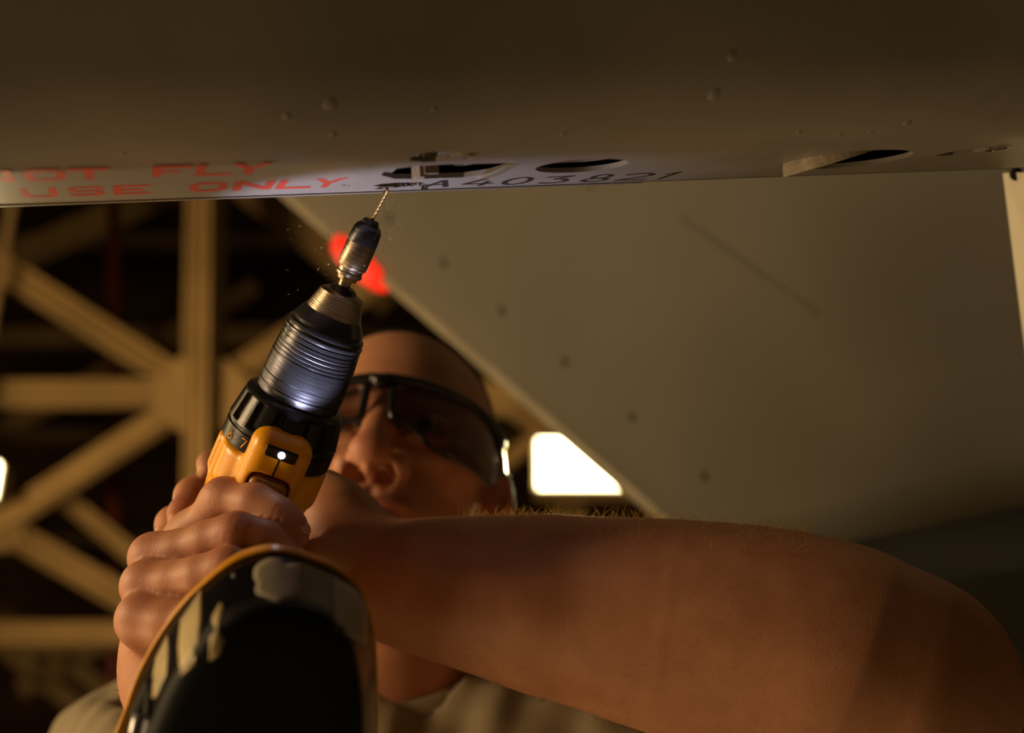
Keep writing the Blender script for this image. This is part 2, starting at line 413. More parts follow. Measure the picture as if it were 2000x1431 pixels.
def lamp(x0, y0, x1, y1, Y, label, watts):
    c = WP((x0+x1)/2, (y0+y1)/2, Y); w = abs(WP(x1, y0, Y)[0]-WP(x0, y0, Y)[0])/2; hh = abs(WP(x0, y0, Y)[2]-WP(x0, y1, Y)[2])/2
    o = bpy.data.objects.new('hangar_lamp', None); sc.collection.objects.link(o); o.location = c; ORG[o.name] = c
    tag(o, label, 'lamp', 'hangar lamps')
    n = np.array([0, -1, 0.0]); ax = [np.array([1., 0, 0]), np.array([0, 0, 1.]), np.array([0, 1., 0])]
    v, f = boxc(c+np.array([0, .12, 0]), ax, (w*1.06, hh*1.08, 0.1)); make('housing', v, f, M_steelb, o, smooth=False, world=True)
    v, f = boxc(c, ax, (w, hh, 0.02)); make('diffuser', v, f, M_lamp, o, smooth=False, world=True)
    ld = bpy.data.lights.new('lamp_light', 'AREA'); lo_ = bpy.data.objects.new('lamp_light', ld); sc.collection.objects.link(lo_)
    ld.shape = 'RECTANGLE'; ld.size = w*2; ld.size_y = hh*2; ld.energy = watts; ld.color = (1.0, .78, .40); lo_.location = c+np.array([0, -.03, 0]); lo_.rotation_euler = (math.radians(-90), 0, 0)
    v, f = tube([c+np.array([0, .15, hh]), np.array([c[0], c[1]+.15, 15.82])], 0.03, 8); make('hanger', v, f, M_steelb, o, world=True)
lamp(1052, 860, 1290, 950, TR-0.6, 'glowing rectangular hangar lamp beside the slanting panel edge, right of the ear', 650)
lamp(-170, 905, -8, 970, TR-0.6, 'glowing hangar lamp cut off at the left edge of the picture', 40)

# ================================================================ BIG SLANTING AIRCRAFT PANEL (behind)
A_ = P(560, 388, 1.95); B_ = P(1322, 1045, 1.55); C_ = P(2000, 330, 1.15)
n_ = N(np.cross(B_-A_, C_-A_))
if n_[2] < 0: n_ = -n_
print('wing normal', n_)
eb = N(B_-A_); inn = N(np.cross(n_, eb))
if inn[0] < 0: inn = -inn
back = thing('aircraft_wing', B_, 'large flat olive-grey aircraft panel with a slanting edge behind the head', 'aircraft panel')
def wing_pt(s, t, o): return A_+eb*s+inn*t+n_*o
L0 = np.linalg.norm(B_-A_)
prof = [(0.012, -0.03), (0.003, -0.022), (0.0, -0.012), (0.003, -0.004), (0.012, 0.0), (0.05, 0.002), (0.2, 0.004), (0.5, 0.004), (0.9, 0.0), (1.6, -0.02), (3.2, -0.03), (3.2, -0.06)]
ss = np.linspace(-0.5, L0+0.06, 24)
q_ = RP(2000, 985, A_, n_)-A_; kt = (np.dot(q_, eb)-L0-0.06)/np.dot(q_, inn)
V = [wing_pt(s+(kt*t if s > L0 else kt*t*(s+.5)/(L0+.56)), t, o) for s in ss for t, o in prof]; n = len(prof)
Fq = [[i*n+j, i*n+(j+1) % n, (i+1)*n+(j+1) % n, (i+1)*n+j] for i in range(len(ss)-1) for j in range(n)]
Fq += [list(range(n))[::-1], [(len(ss)-1)*n+j for j in range(n)]]
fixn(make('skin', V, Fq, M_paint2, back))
M_smear = mat('worn_grey_smears', (0.066, 0.060, 0.045), 0.7, 0, (0.075, 0.068, 0.05), 30)
for s, t in ((0.42, 0.30), (0.72, 0.33), (0.62, 0.52)):
    v, f = boxc(wing_pt(s, t, 0.0040), [eb, inn, n_], (0.09, 0.004, 0.0012)); make('panel_seam', v, f, M_smear, back, smooth=False)
for k in range(9):
    s, t = 0.1+0.11*k, 0.09
    v, f = tube([wing_pt(s, t, 0.002), wing_pt(s, t, 0.006)], [0.006, 0.004], 10); make('rivet', v, f, M_paint2, back)
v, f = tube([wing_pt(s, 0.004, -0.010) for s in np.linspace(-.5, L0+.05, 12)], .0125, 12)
make('lit_edge_strip', v, f, mat('painted_edge_light', (0.21, 0.18, 0.115), 0.55, 0, (.15, .13, .085), 25), back)  # paler strip puts the light along the panel edge into the colour
def edge_pt(px, py):
    best = min(np.linspace(-0.3, L0, 400), key=lambda s: (lambda q: abs(-q[0]/q[2]*FPX+1000-px)+abs(q[1]/q[2]*FPX+715.5-py))(wing_pt(s, 0, -.01)))
    return best
s0, s1 = edge_pt(668, 475), edge_pt(758, 552)
v, f = tube([wing_pt(s, -0.003, -0.008) for s in np.linspace(s0, s1, 8)], [.017, .021, .023, .023, .023, .023, .021, .017], 14)
make('marker_strip', v, f, M_tag, back)['label'] = 'bright red marker strip on the panel edge'

# dark fuselage pod low on the right
pod = thing('aircraft_pod', P(2150, 1400, 1.6), 'dark rounded aircraft pod behind the elbow', 'aircraft pod')
M_pod = mat('near_black_paint', (0.010, 0.0095, 0.009), 0.7)  # one even near-black tone over the whole pod
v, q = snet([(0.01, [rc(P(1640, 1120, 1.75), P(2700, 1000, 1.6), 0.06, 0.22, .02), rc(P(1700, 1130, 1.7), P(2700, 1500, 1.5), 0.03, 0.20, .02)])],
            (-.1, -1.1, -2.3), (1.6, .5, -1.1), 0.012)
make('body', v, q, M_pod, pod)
a0, a1, a2, a3 = P(1800, 1150, 1.30), P(2250, 1085, 1.22), P(2250, 1420, 1.2), P(1850, 1330, 1.28)
v, f = prism([a0, a1, a2, a3], np.array([0, 0, -0.02]))
o = fixn(make('access_door', v, f, mat('dull_grey_paint', (0.05, 0.05, 0.05), 0.8), pod, smooth=False)); o['label'] = 'dull grey flat door on the pod'

# ================================================================ UPPER AIRCRAFT EDGE WITH HOLES AND LETTERING
E0 = P(0, 400, .624); E1 = P(1960, 328, .752)
e_ = N(E1-E0); g_ = np.array([.265, .010, 1.0]); g_ = N(g_-e_*np.dot(g_, e_)*1.0)
nn = N(np.cross(g_, e_))
if nn[1] > 0: nn = -nn           # points down, out of the skin
def UVp(U, V_, o=0.0): return E0+e_*U+g_*V_+nn*o
def pix2uv(px, py):
    q = RP(px, py, E0, nn)-E0; return np.dot(q, e_), np.dot(q, g_)
LV = 0.126
up = N(np.array([0.06, 1.0, 0.42])); up = N(up-e_*np.dot(up, e_))
# profile of the skin as (point offset) in the plane spanned by g_ and -nn
cosb = np.dot(up, g_); sinb = np.dot(up, -nn); ang = math.atan2(sinb, cosb)
prof = [(x, 0.0) for x in np.linspace(0, LV-0.03, 8)]
R_ = 0.050; cx, cy_ = LV-0.03, R_
for t in np.linspace(0, ang, 12)[1:]: prof.append((cx+R_*math.sin(t), cy_-R_*math.cos(t)))
lx, ly = prof[-1]
for s in (0.02, 0.05, 0.09, 0.14, 0.2, 0.3): prof.append((lx+cosb*s, ly+sinb*s))
th = 0.0022
def offs(pr, t):
    out = []
    for i in range(len(pr)):
        a = np.array(pr[max(i-1, 0)]); b = np.array(pr[min(i+1, len(pr)-1)]); d = N(b-a)
        out.append((pr[i][0]-d[1]*t, pr[i][1]+d[0]*t))
    return out
prin = offs(prof, th)
loop = prof+prin[::-1]; n = len(loop)
us = np.linspace(-0.25, 0.75, 80)
V = [E0+e_*u+g_*a-nn*b for u in us for a, b in loop]
Fq = [[i*n+j, i*n+(j+1) % n, (i+1)*n+(j+1) % n, (i+1)*n+j] for i in range(len(us)-1) for j in range(n)]
Fq += [list(range(n))[::-1], [(len(us)-1)*n+j for j in range(n)]]
edge = thing('aircraft_wing_edge', E1, 'grey painted aircraft wing edge with drilled holes and red warning lettering, overhead', 'aircraft panel')
skin = fixn(make('skin', V, Fq, M_paint, edge))
def pix(c): return (-c[0]/c[2]*FPX+1000, c[1]/c[2]*FPX+715.5)
def skin_hit(px, py):
    Ro = Vector(W([0, 0, 0])); Rd = Vector(W(P(px, py, 1))-W([0, 0, 0])).normalized()
    inv = Matrix.Translation(-Vector(ORG[skin.name]))
    ok, loc, nr, _ = skin.ray_cast(inv@Ro, Rd)
    if not ok: return None
    w = np.array(loc)+ORG[skin.name]; c = (w-CAM)@M; nc = np.array(nr)@M
    return c, nc
def uvpoly(pts): return [pix2uv(x, y) for x, y in pts]
def cutter(poly, lo=-0.03, hi=0.03):
    return prism([UVp(u, v_, lo) for u, v_ in poly], nn*(hi-lo))
jag = lambda pts, a: [(x+random.uniform(-a, a), y+random.uniform(-a*.35, a*.35)) for x, y in pts]
H1 = jag([tuple(p) for p in catmull([(800, 313), (812, 304), (835, 298), (870, 296), (902, 299), (895, 305), (872, 311), (835, 316)], 5, True)], 1.6)
H2 = [(744, 342), (750, 335), (765, 337), (775, 329), (815, 324), (870, 321), (940, 319.5), (1006, 318), (990, 329), (955, 339), (905, 346), (820, 349), (770, 349)]
c3 = pix2uv(1136, 324); c4 = pix2uv(1655, 312)
circ = lambda c, r, n=40: [(c[0]+r*math.cos(2*math.pi*i/n), c[1]+r*math.sin(2*math.pi*i/n)) for i in range(n)]
R3 = 0.0205; R4 = 0.030
H5 = jag([(1825, 305), (1850, 298), (1885, 292), (1925, 288), (1935, 291), (1900, 298), (1860, 303)], 1)
H6 = jag([tuple(p) for p in catmull([(728, 363), (760, 358), (800, 356), (830, 357), (815, 362), (780, 365)], 4, True)], 2.0)
bpy.context.view_layer.update()
def hcut(pts):
    hs = [skin_hit(x, y) for x, y in pts]; hs = [h for h in hs if h is not None]
    nv_ = N(sum(h[1] for h in hs)); nv_ = nv_ if nv_[1] < 0 else -nv_
    return prism([h[0]-nv_*.012 for h in hs], nv_*.024)
cm = merge([hcut(H1), hcut(H2), hcut([tuple(pix(c)) for c in [UVp(*p) for p in circ(c3, R3)]]), cutter(circ(c4, R4)), hcut(H5), hcut(H6)])
cut = fixn(make('cutter', cm[0], cm[1], None, smooth=False))
bpy.context.view_layer.update()
cutw = cut.matrix_world.copy()
md = skin.modifiers.new('b', 'BOOLEAN'); md.object = cut; md.operation = 'DIFFERENCE'; md.solver = 'EXACT'
dg = bpy.context.evaluated_depsgraph_get(); nm = bpy.data.meshes.new_from_object(skin.evaluated_get(dg))
if len(nm.polygons) > 100: skin.modifiers.clear(); skin.data = nm
bpy.data.objects.remove(cut)
sharp(skin, 30)
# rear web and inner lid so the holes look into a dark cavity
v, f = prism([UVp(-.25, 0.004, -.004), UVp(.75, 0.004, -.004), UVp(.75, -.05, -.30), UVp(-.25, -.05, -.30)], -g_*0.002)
fixn(make('rear_shade_web', v, f, M_dark, edge, smooth=False))
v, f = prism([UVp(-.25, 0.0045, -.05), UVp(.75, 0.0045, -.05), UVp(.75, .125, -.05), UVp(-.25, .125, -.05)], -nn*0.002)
fixn(make('inner_shade_web', v, f, M_dark, edge, smooth=False))
# folded edge strip behind a dark gap
v, f = merge([prism([UVp(-.25, -0.0012, .0004), UVp(.30, -0.0012, .0004), UVp(.30, -.006, .0004), UVp(-.25, -.006, .0004)], -nn*0.0012)])
fixn(make('edge_strip', v, f, M_edge, edge, smooth=False))
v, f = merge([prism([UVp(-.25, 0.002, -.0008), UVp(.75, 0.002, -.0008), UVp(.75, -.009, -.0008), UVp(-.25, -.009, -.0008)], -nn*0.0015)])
fixn(make('shade_backing_strip', v, f, M_dark, edge, smooth=False))
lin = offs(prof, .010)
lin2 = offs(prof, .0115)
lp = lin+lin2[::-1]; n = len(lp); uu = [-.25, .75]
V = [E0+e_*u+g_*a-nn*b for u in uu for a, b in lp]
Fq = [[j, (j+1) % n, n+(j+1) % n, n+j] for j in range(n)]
fixn(make('cavity_shade_shell', V, Fq, M_dark, edge))  # added near-black shell gives the holes their shade
# flanges in the holes
def ring(c, r0, r1, lo, hi, m, name, n=48, tilt=(0, 0), a0=0, a1=2*math.pi):
    V, Fc = [], []
    for i in range(n):
        a = 2*math.pi*i/n; t = tilt[0]*math.cos(a)+tilt[1]*math.sin(a)
        for r, o in ((r0, lo), (r1, lo), (r1, hi+t), (r0, hi+t)): V.append(UVp(c[0]+r*math.cos(a), c[1]+r*math.sin(a), o))
    for i in range(n):
        j = (i+1) % n
        for k in range(4): Fc.append([i*4+k, i*4+(k+1) % 4, j*4+(k+1) % 4, j*4+k])
    return sharp(fixn(make(name, V, Fc, m, edge)))
ring(c3, R3*.86, R3*1.04, -.0075, -.0045, M_ring, 'hole_flange'); ring(c3, R3*.72, R3*1.04, -.013, -.0105, M_brack, 'hole_flange')
ring((c4[0]-.001, c4[1]), R4*.93, R4*.975, -.0095, -.0010, M_ring, 'tube_collar', tilt=(-.0074, .0006)); ring((c4[0]-.001, c4[1]), R4*.88, R4*.925, -.0095, -.0018, M_dark, 'collar_shade_ring', tilt=(-.0072, .0006))  # inner near-black ring paints the shade inside the collar
v, f = prism([UVp(u, v_, -.009) for u, v_ in uvpoly([(770, 352), (780, 333), (860, 328), (955, 324), (940, 334), (925, 345), (850, 352)])], -nn*.001)
fixn(make('inner_bracket', v, f, M_brack, edge, smooth=False))
v, f = merge([boxc(UVp(*pix2uv(817, 337), -.003), [e_, g_, nn], (.0012, .009, .006)), boxc(UVp(*pix2uv(842, 330), -.003), [e_, g_, nn], (.0030, .0015, .005))])
make('bracket_tab', v, f, M_ring, edge, smooth=False)
cb = pix2uv(905, 337); ring(cb, .002, .0042, -.009, -.0035, M_alu, 'bolt_head', 16)
v, f = prism([UVp(u, v_, .0001) for u, v_ in uvpoly([(962, 334), (988, 322), (1006, 319), (984, 331), (966, 340), (930, 345)])], nn*.0012)
fixn(make('bright_rim', v, f, M_edge, edge, smooth=False))
# torn aluminium shavings around the drilled hole and small hole rims
def crumple(pts, amp, m, name, k=60, sz=0.004):
    V, Fc = [], []
    for i in range(k):
        t = random.random()*(len(pts)-1); j = int(t); fr = t-j
        x = pts[j][0]*(1-fr)+pts[j+1][0]*fr; y = pts[j][1]*(1-fr)+pts[j+1][1]*fr
        hh_ = skin_hit(x+random.uniform(-3, 3), y+random.uniform(-1.5, 1.5))
        if hh_ is None: continue
        c0_, nq = hh_; nq = nq if nq[1] < 0 else -nq; gq = N(np.cross(nq, e_)); sq = sz*.6
        b = len(V)
        for q in range(4):
            V.append(c0_+e_*random.uniform(-sq, sq)+gq*random.uniform(-sq, sq)*.6+nq*random.uniform(0.0002, amp))
        V.append(V[b]+nq*.0003)
        Fc += [[b, b+1, b+2], [b, b+2, b+3], [b+4, b+1, b+2], [b, b+3, b+1]]
    o = make(name, V, Fc, m, edge, smooth=False); return tag(o, kind='stuff')
crumple([(772, 362), (795, 360), (820, 359), (830, 362)], .0022, M_alu, 'aluminium_shavings', 50, .0032)
crumple([(735, 366), (770, 364)], .0012, M_alu, 'aluminium_shavings', 14, .003)
crumple([(890, 304), (915, 300), (925, 299)], .0018, M_ring, 'torn_hole_rim', 5, .003)
crumple([(1925, 290), (1955, 286), (1972, 283)], .0018, M_edge, 'torn_hole_rim', 20, .004)
crumple([(712, 322), (726, 320)], .0006, M_alu, 'scratch_burr', 3, .003)
crumple([(668, 361), (684, 359)], .0006, M_alu, 'scratch_burr', 3, .003)
# rivet dimples on the skin (upper face)
for px, py, r in ((645, 200, .0034), (1395, 182, .0034), (1430, 108, .003), (848, 212, .0018), (1772, 240, .0028), (1700, 258, .002),
                  (1640, 262, .002), (560, 225, .0022), (1100, 262, .0018), (240, 300, .002), (1560, 258, .002), (650, 262, .002)):
    hit = skin_hit(px, py)
    if hit is None: continue
    c, nr = hit
    if nr[2] < 0: nr = -nr
    v, f = tube([c-nr*.0009, c-nr*.0001, c+nr*.00022], [r*1.1, r*.95, r*.3], 16); make('rivet', v, f, M_paint, edge)
# lettering
def stroke_letter(ch):
    t = .24
    P_ = {
     'N': [[(0, 0), (.22, 0), (.22, .62), (.78, 0), (1, 0), (1, 1), (.78, 1), (.78, .36), (.22, 1), (0, 1)]],
     'T': [[(.39, 0), (.61, 0), (.61, .8), (1, .8), (1, 1), (0, 1), (0, .8), (.39, .8)]],
     'F': [[(0, 0), (.22, 0), (.22, .38), (.72, .38), (.72, .57), (.22, .57), (.22, .8), (1, .8), (1, 1), (0, 1)]],
     'L': [[(0, 0), (1, 0), (1, .2), (.22, .2), (.22, 1), (0, 1)]],
     'Y': [[(.39, 0), (.61, 0), (.61, .45), (1, 1), (.75, 1), (.5, .64), (.25, 1), (0, 1), (.39, .45)]],
     'E': [[(0, 0), (1, 0), (1, .2), (.22, .2), (.22, .4), (.8, .4), (.8, .59), (.22, .59), (.22, .8), (1, .8), (1, 1), (0, 1)]],
     'U': [[(0, .22), (.18, 0), (.82, 0), (1, .22), (1, 1), (.78, 1), (.78, .28), (.72, .2), (.28, .2), (.22, .28), (.22, 1), (0, 1)]],
     'S': [[(0, .2), (.16, 0), (.84, 0), (1, .2), (1, .42), (.84, .59), (.26, .59), (.22, .64), (.22, .76), (.27, .81), (.75, .81), (.78, .72),
            (1, .72), (1, .82), (.84, 1), (.16, 1), (0, .82), (0, .58), (.16, .41), (.74, .41), (.78, .36), (.78, .25), (.73, .19), (.27, .19), (.22, .28), (0, .28)]],
     'O': [[(0, .22), (.18, 0), (.5, 0), (.5, .2), (.28, .2), (.22, .28), (.22, .72), (.28, .8), (.5, .8), (.5, 1), (.18, 1), (0, .78)],
           [(.5, 0), (.82, 0), (1, .22), (1, .78), (.82, 1), (.5, 1), (.5, .8), (.72, .8), (.78, .72), (.78, .28), (.72, .2), (.5, .2)]],
     '.': [[(0, 0), (1, 0), (1, 1), (0, 1)]]}
    return P_[ch]
def letters(rows, name, m, lab, shear=0.0):
    for lets, (vb_pix, vt_pix) in rows:
        vb = pix2uv(*vb_pix)[1]; vt = pix2uv(*vt_pix)[1]
        for ch, x0, x1, ym in lets:
            # u-range measured at letter mid height
            u0 = pix2uv(x0, ym)[0]; u1 = pix2uv(x1, ym)[0]; parts = []
            for poly in stroke_letter(ch):
                pts = [UVp(u0+(u1-u0)*a, vb+(vt-vb)*b, .00004) for a, b in poly]
                parts.append(prism(pts, nn*.00006))
            v, f = merge(parts); o = fixn(make(name, v, f, m, edge, smooth=False))
            o['label'] = 'red painted letter'
letters([([('N', -62, 26, 345), ('O', 46, 128, 342), ('T', 134, 212, 338), ('F', 298, 374, 333), ('L', 384, 457, 331), ('Y', 452, 527, 327)], ((90, 353), (90, 331))),
         ([('U', 43, 114, 379), ('S', 134, 205, 375), ('E', 222, 294, 370), ('O', 371, 443, 365), ('N', 457, 533, 362), ('L', 544, 612, 359), ('Y', 610, 673, 356)], ((407, 373.5), (407, 356)))],
        'letter', M_red, 'red')
# handwritten number
def arc(cx, cy2, rx, ry, a0, a1, n=14):
    return [(cx+rx*math.cos(math.radians(a0+(a1-a0)*i/(n-1))), cy2+ry*math.sin(math.radians(a0+(a1-a0)*i/(n-1)))) for i in range(n)]
GL = {'A': [[(0, 0), (.5, 1), (.95, 0)], [(.2, .38), (.8, .38)]], '4': [[(.55, 1), (.1, .3), (1, .32)], [(.75, .65), (.7, 0)]],
      '0': [arc(.5, .5, .4, .5, 90, 450, 20)], '3': [[(.05, .9), (.8, 1), (.4, .6)]+arc(.45, .3, .42, .3, 90, -140)],
      '8': [arc(.5, .74, .3, .26, -90, 270, 16), arc(.5, .24, .42, .24, 90, 450, 16)], '2': [arc(.45, .72, .4, .28, 160, -20)+[(.1, .02), (1, .05)]],
      '5': [[(.9, 1), (.2, 1), (.15, .6)]+arc(.45, .32, .42, .32, 110, -150)],
      '1': [[(.2, .75), (.6, 1), (.45, 0)]], '7': [[(.05, 1), (.9, 1), (.35, 0)]], '9': [arc(.5, .7, .35, .3, 0, 360)+[(.8, .2)]], '6': [[(.7, 1), (.2, .4)]+arc(.5, .28, .36, .28, 150, 510)]}
def strokes(mapf, lines, w, off):
    parts = []
    for ln in lines:
        pts = [np.array(mapf(a, b)) for a, b in ln]
        for a, b in zip(pts[:-1], pts[1:]):
            d = b-a; L = np.linalg.norm(d)
            if L < 1e-6: continue
            d = d/L; s = np.array([-d[1], d[0]])*w
            parts.append([a-d*w*.3-s, b+d*w*.3-s, b+d*w*.3+s, a-d*w*.3+s])
    return parts
vb = pix2uv(950, 361.5)[1]; vt = pix2uv(950, 349)[1]
for ch, x0, x1, ym in (('A', 838, 884, 357), ('4', 908, 968, 354), ('0', 988, 1042, 351), ('3', 1062, 1120, 349), ('8', 1145, 1195, 347), ('2', 1215, 1275, 344), ('1', 1290, 1330, 341)):
    u0 = pix2uv(x0, ym)[0]; u1 = pix2uv(x1, ym)[0]
    qs = strokes(lambda a, b: (u0+(u1-u0)*a, vb+(vt-vb)*b), GL[ch], .0014, 0)
    v, f = merge([prism([UVp(p[0], p[1], .00004) for p in q], nn*.00006) for q in qs])
    fixn(make('handwritten_digit', v, f, M_mark, edge, smooth=False))
# light bracket at the far right
v, f = prism([P(1961, 338, .84), P(2080, 334, .77), P(2110, 700, .78), P(2006, 700, .86)], np.array([0, 0, -.002]))
br = fixn(make('aircraft_bracket', v, f, mat('pale_grey_paint', (0.60, 0.55, 0.40), 0.5, 0, (.5, .45, .34), 20), smooth=False))
tag(br, 'pale narrow upright bracket plate at the right edge under the wing edge', 'bracket')
v, f = tube([P(1985, 340, .835), P(1985, 340, .825)], [.004, .004], 10)
o = make('bolt', v, f, M_dark, br)

# ================================================================ DRILL
A0 = P(555, 836, .703); A1 = P(704, 490, .683)
a_ = N(A1-A0); HB = P(470, 1350, .50)
h_ = HB-(A0-a_*.055); h_ = N(h_-a_*np.dot(h_, a_)); s_ = np.cross(a_, h_)
K = .000253
def D(s, a, h): return A0+s_*s+a_*a+h_*h
RD = np.array([s_, a_, h_])
drill = thing('cordless_drill', D(0, -.055, .05), 'yellow and black cordless drill held upright with its battery toward the camera', 'drill')
def lathe(prof, name, m, par=drill, nseg=72, rf=None, cen=(0, 0)):
    V = []
    for (u, r) in prof:
        for j in range(nseg):
            t = 2*math.pi*j/nseg; rr = r*K if rf is None else rf(u, r, t)*K
            V.append(D(cen[0]+rr*math.sin(t), u*K, cen[1]+rr*math.cos(t)))
    Fc = []
    for i in range(len(prof)-1):
        for j in range(nseg): Fc.append([i*nseg+j, i*nseg+(j+1) % nseg, (i+1)*nseg+(j+1) % nseg, (i+1)*nseg+j])
    Fc += [list(range(nseg))[::-1], [(len(prof)-1)*nseg+j for j in range(nseg)]]
    return sharp(fixn(make(name, V, Fc, m, par)), 28)
sstep = lambda x: np.clip(x, 0, 1)**2*(3-2*np.clip(x, 0, 1))
def ribs(u, r, t):
    x = (t/(2*math.pi)*14) % 1.0
    m = sstep((0.26-abs(x-.5))/.10)*sstep((u-0)/7)*sstep((58-u)/7)
    return r-9*m
lathe([(-46, 90), (-46, 109), (-44, 110.5), (-13, 110.5), (-12, 107), (-8, 107), (-7, 110), (-2, 110.5)]+[(u, 110-u*.18) for u in range(0, 60, 3)]+[(62, 97), (67, 92), (70, 86), (70, 60)],
      'clutch_collar', M_blk, rf=ribs, nseg=168)
# chuck sleeve: many fine rings
def gr(u0, u1, r0, r1, step, dep):
    out = []; u = u0
    while u < u1:
        r = r0+(r1-r0)*(u-u0)/(u1-u0); out += [(u, r), (u+step*.55, r), (u+step*.65, r-dep), (u+step*.9, r-dep)]; u += step
    return out
pf = [(60, 60), (62, 80), (64, 82.5), (82, 83), (86, 83.3), (87, 81.6), (89, 81.6), (90, 83.4), (106, 83.6), (107, 82.4), (108, 83), (147, 82.4), (149, 82), (150, 80.6), (152, 80.6), (153, 81.9),
      (157, 81.7), (158, 80.6), (159.5, 80.6), (160.5, 81.2), (165, 81), (166, 79.9), (167.5, 79.9), (168.5, 80.4), (173, 80.2), (174, 79), (176, 79), (177, 79.6), (181, 79.3)]
lathe(pf, 'chuck_sleeve', M_chk)
pf = [(180, 60), (180, 79)]+[(186, 78.6), (187, 77), (189, 77), (190, 78.2), (196, 77.8), (197, 76.6), (199, 76.6)]+[(202, 78.6), (206, 78.4), (208, 75), (212, 74.6), (214, 76.6), (218, 75.5), (222, 70), (226, 69), (228, 70), (240, 64), (252, 56), (254, 50)]
lathe(pf, 'chuck_grip', M_chb)
pf = [(250, 40), (250, 55)]+gr(252, 290, 55, 43, 4.5, .9)+[(290, 43), (295, 37), (298, 30), (298, 20)]
lathe(pf, 'chuck_nose', M_brz)
lathe([(296, 20), (296, 28), (304, 24), (308, 16), (308, 8)], 'chuck_jaws', M_blk)
ofs = (-3*K, 0)
lathe([(300, 8), (300, 11), (320, 12), (322, 19), (330, 21), (331, 25.5), (336, 26), (338, 24), (346, 24.5), (348, 27.5), (352, 29), (396, 29), (398, 28)], 'pin_chuck', M_brz, cen=ofs)
lathe([(397, 20), (397, 28.5), (400, 29), (424, 27.5), (432, 24), (436, 20), (436, 8)], 'pin_chuck_cap', M_chk, cen=ofs)
lathe([(433, 8), (433, 17), (440, 16.5), (446, 13), (447, 4)], 'pin_chuck_collet', M_blk, cen=ofs, rf=lambda u, r, t: r*(1+.08*math.cos(3*t)+.05*math.sin(7*t)))
# the bit: thin twisted rod up to the panel edge
b0 = D(ofs[0], 444*K, ofs[1]); tip = UVp(*pix2uv(757, 367), 0.001)
n = 60; V, Fc = [], []
bu = N(tip-b0); bs = N(np.cross(bu, [0, 0, 1])); bt = np.cross(bu, bs)
for i in range(n+1):
    p = b0+(tip-b0)*i/n; ta = i*0.42
    for j in range(10):
        a = 2*math.pi*j/10; r = .00072*(1-.38*max(0, math.cos(2*(a-ta)))**2)*(1 if i < n-1 else .5)
        V.append(p+r*(math.cos(a)*bs+math.sin(a)*bt))
for i in range(n):
    for j in range(10): Fc.append([i*10+j, i*10+(j+1) % 10, (i+1)*10+(j+1) % 10, (i+1)*10+j])
fixn(make('drill_bit', V, Fc, M_bit, drill))
# yellow housing (implicit)
g1 = [cy(D(0, -46*K, 0), D(0, -128*K, 0), .0283, .0035, .002), rc(D(0, -.034, 0), D(0, -.060, 0), .0262, .023, .003),
      rb(D(0, -.0115, .0245), (.0150, .0185, .0115), .0085, RD, .003),
      rb(D(0, -.034, .021), (.0130, .012, .013), .008, RD, .006),
      rc(D(0, -.068, .02), D(0, -.070, .150), .0175, .0175, .010),
      rb(D(0, -.0150, .0345), (.0088, .0008, .003), .0006, RD, .0006, '-'),
      rb(D(.0002, -.0250, .034), (.0102, .0118, .006), .005, RD, .0012, '-'),
      rb(D(-.0272, -.021, .0105), (.0016, .012, .0065), .0015, RD, .0025, '-'),
      rb(D(-.0140, -.0265, .0285), (.0014, .0028, .004), .0012, RD, .0008, '-')]
g2 = []
lo = np.min([D(-.05, -.09, -.04), D(.05, .02, .17), D(.05, -.09, .17), D(-.05, .02, -.04), D(-.05, -.09, .17), D(.05, .02, -.04)], 0)-.02
hi = np.max([D(-.05, -.09, -.04), D(.05, .02, .17), D(.05, -.09, .17), D(-.05, .02, -.04), D(-.05, -.09, .17), D(.05, .02, -.04)], 0)+.02
v, q = snet([(.001, g1)], lo, hi, .0009)
housing = make('housing', v, q, M_yel, drill)
def patch(name, c, R, hs, rd, m, par, h=.0006, extra=()):
    v, q = snet([(.001, [rb(c, hs, rd, R, .001)]+list(extra))], np.array(c)-max(hs)*1.2-.003, np.array(c)+max(hs)*1.2+.003, h)
    return make(name, v, q, m, par)
patch('led_window', D(0, -.0012, .0352), RD, (.0080, .0030, .0012), .0010, M_blk, drill, .0005)
led = D(.0002, -.0012, .0367)
v, f = tube([led-h_*.001, led+h_*.0001, led+h_*.0005], [.0018, .0017, .0009], 20); make('led', v, f, M_led, drill)['label'] = 'glowing white led'
v, f = boxc(D(.0002, -.0085, .0359), [s_, a_, h_], (.00045, .0050, .0004)); make('mould_seam', v, f, M_blk, drill, smooth=False)
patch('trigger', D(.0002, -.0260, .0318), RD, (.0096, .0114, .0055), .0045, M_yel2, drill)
v, f = boxc(D(.0002, -.0250, .0381), [s_, a_, h_], (.0002, .008, .0003)); make('trigger_seam', v, f, M_blk, drill, smooth=False)
cy1 = snet([(.001, [cy(D(0, -.058, 0), D(0, -.086, 0), .0235, .006, .002)])], lo-.03, hi, .0012); make('rear_cap', cy1[0], cy1[1], M_batm, drill)
# digits on the clutch ring
def ringdigit(ch, tc, w=.13, u0=-38, u1=-20):
    parts = []
    for qd in strokes(lambda a, b: (tc+(a-.5)*w, u0+(u1-u0)*b), [[(x, y) for x, y in ln] for ln in GL[ch]], 0, 0): pass
    for ln in GL[ch]:
        P3 = [((tc+(a-.5)*w), (u0+(u1-u0)*b)) for a, b in ln]
        pts = [D(111.2*K*math.sin(t), u*K, 111.2*K*math.cos(t)) for t, u in P3]
        vv, ff = tube(pts, .00035, 6); parts.append((vv, ff))
    v, f = merge(parts); make('torque_number', v, f, M_yel, drill)
for i, ch in enumerate('12345678'):
    if i < 5: continue
    ringdigit(ch, -.66+.36*(i-6)*-1 if False else -.66+.36*(i-6))
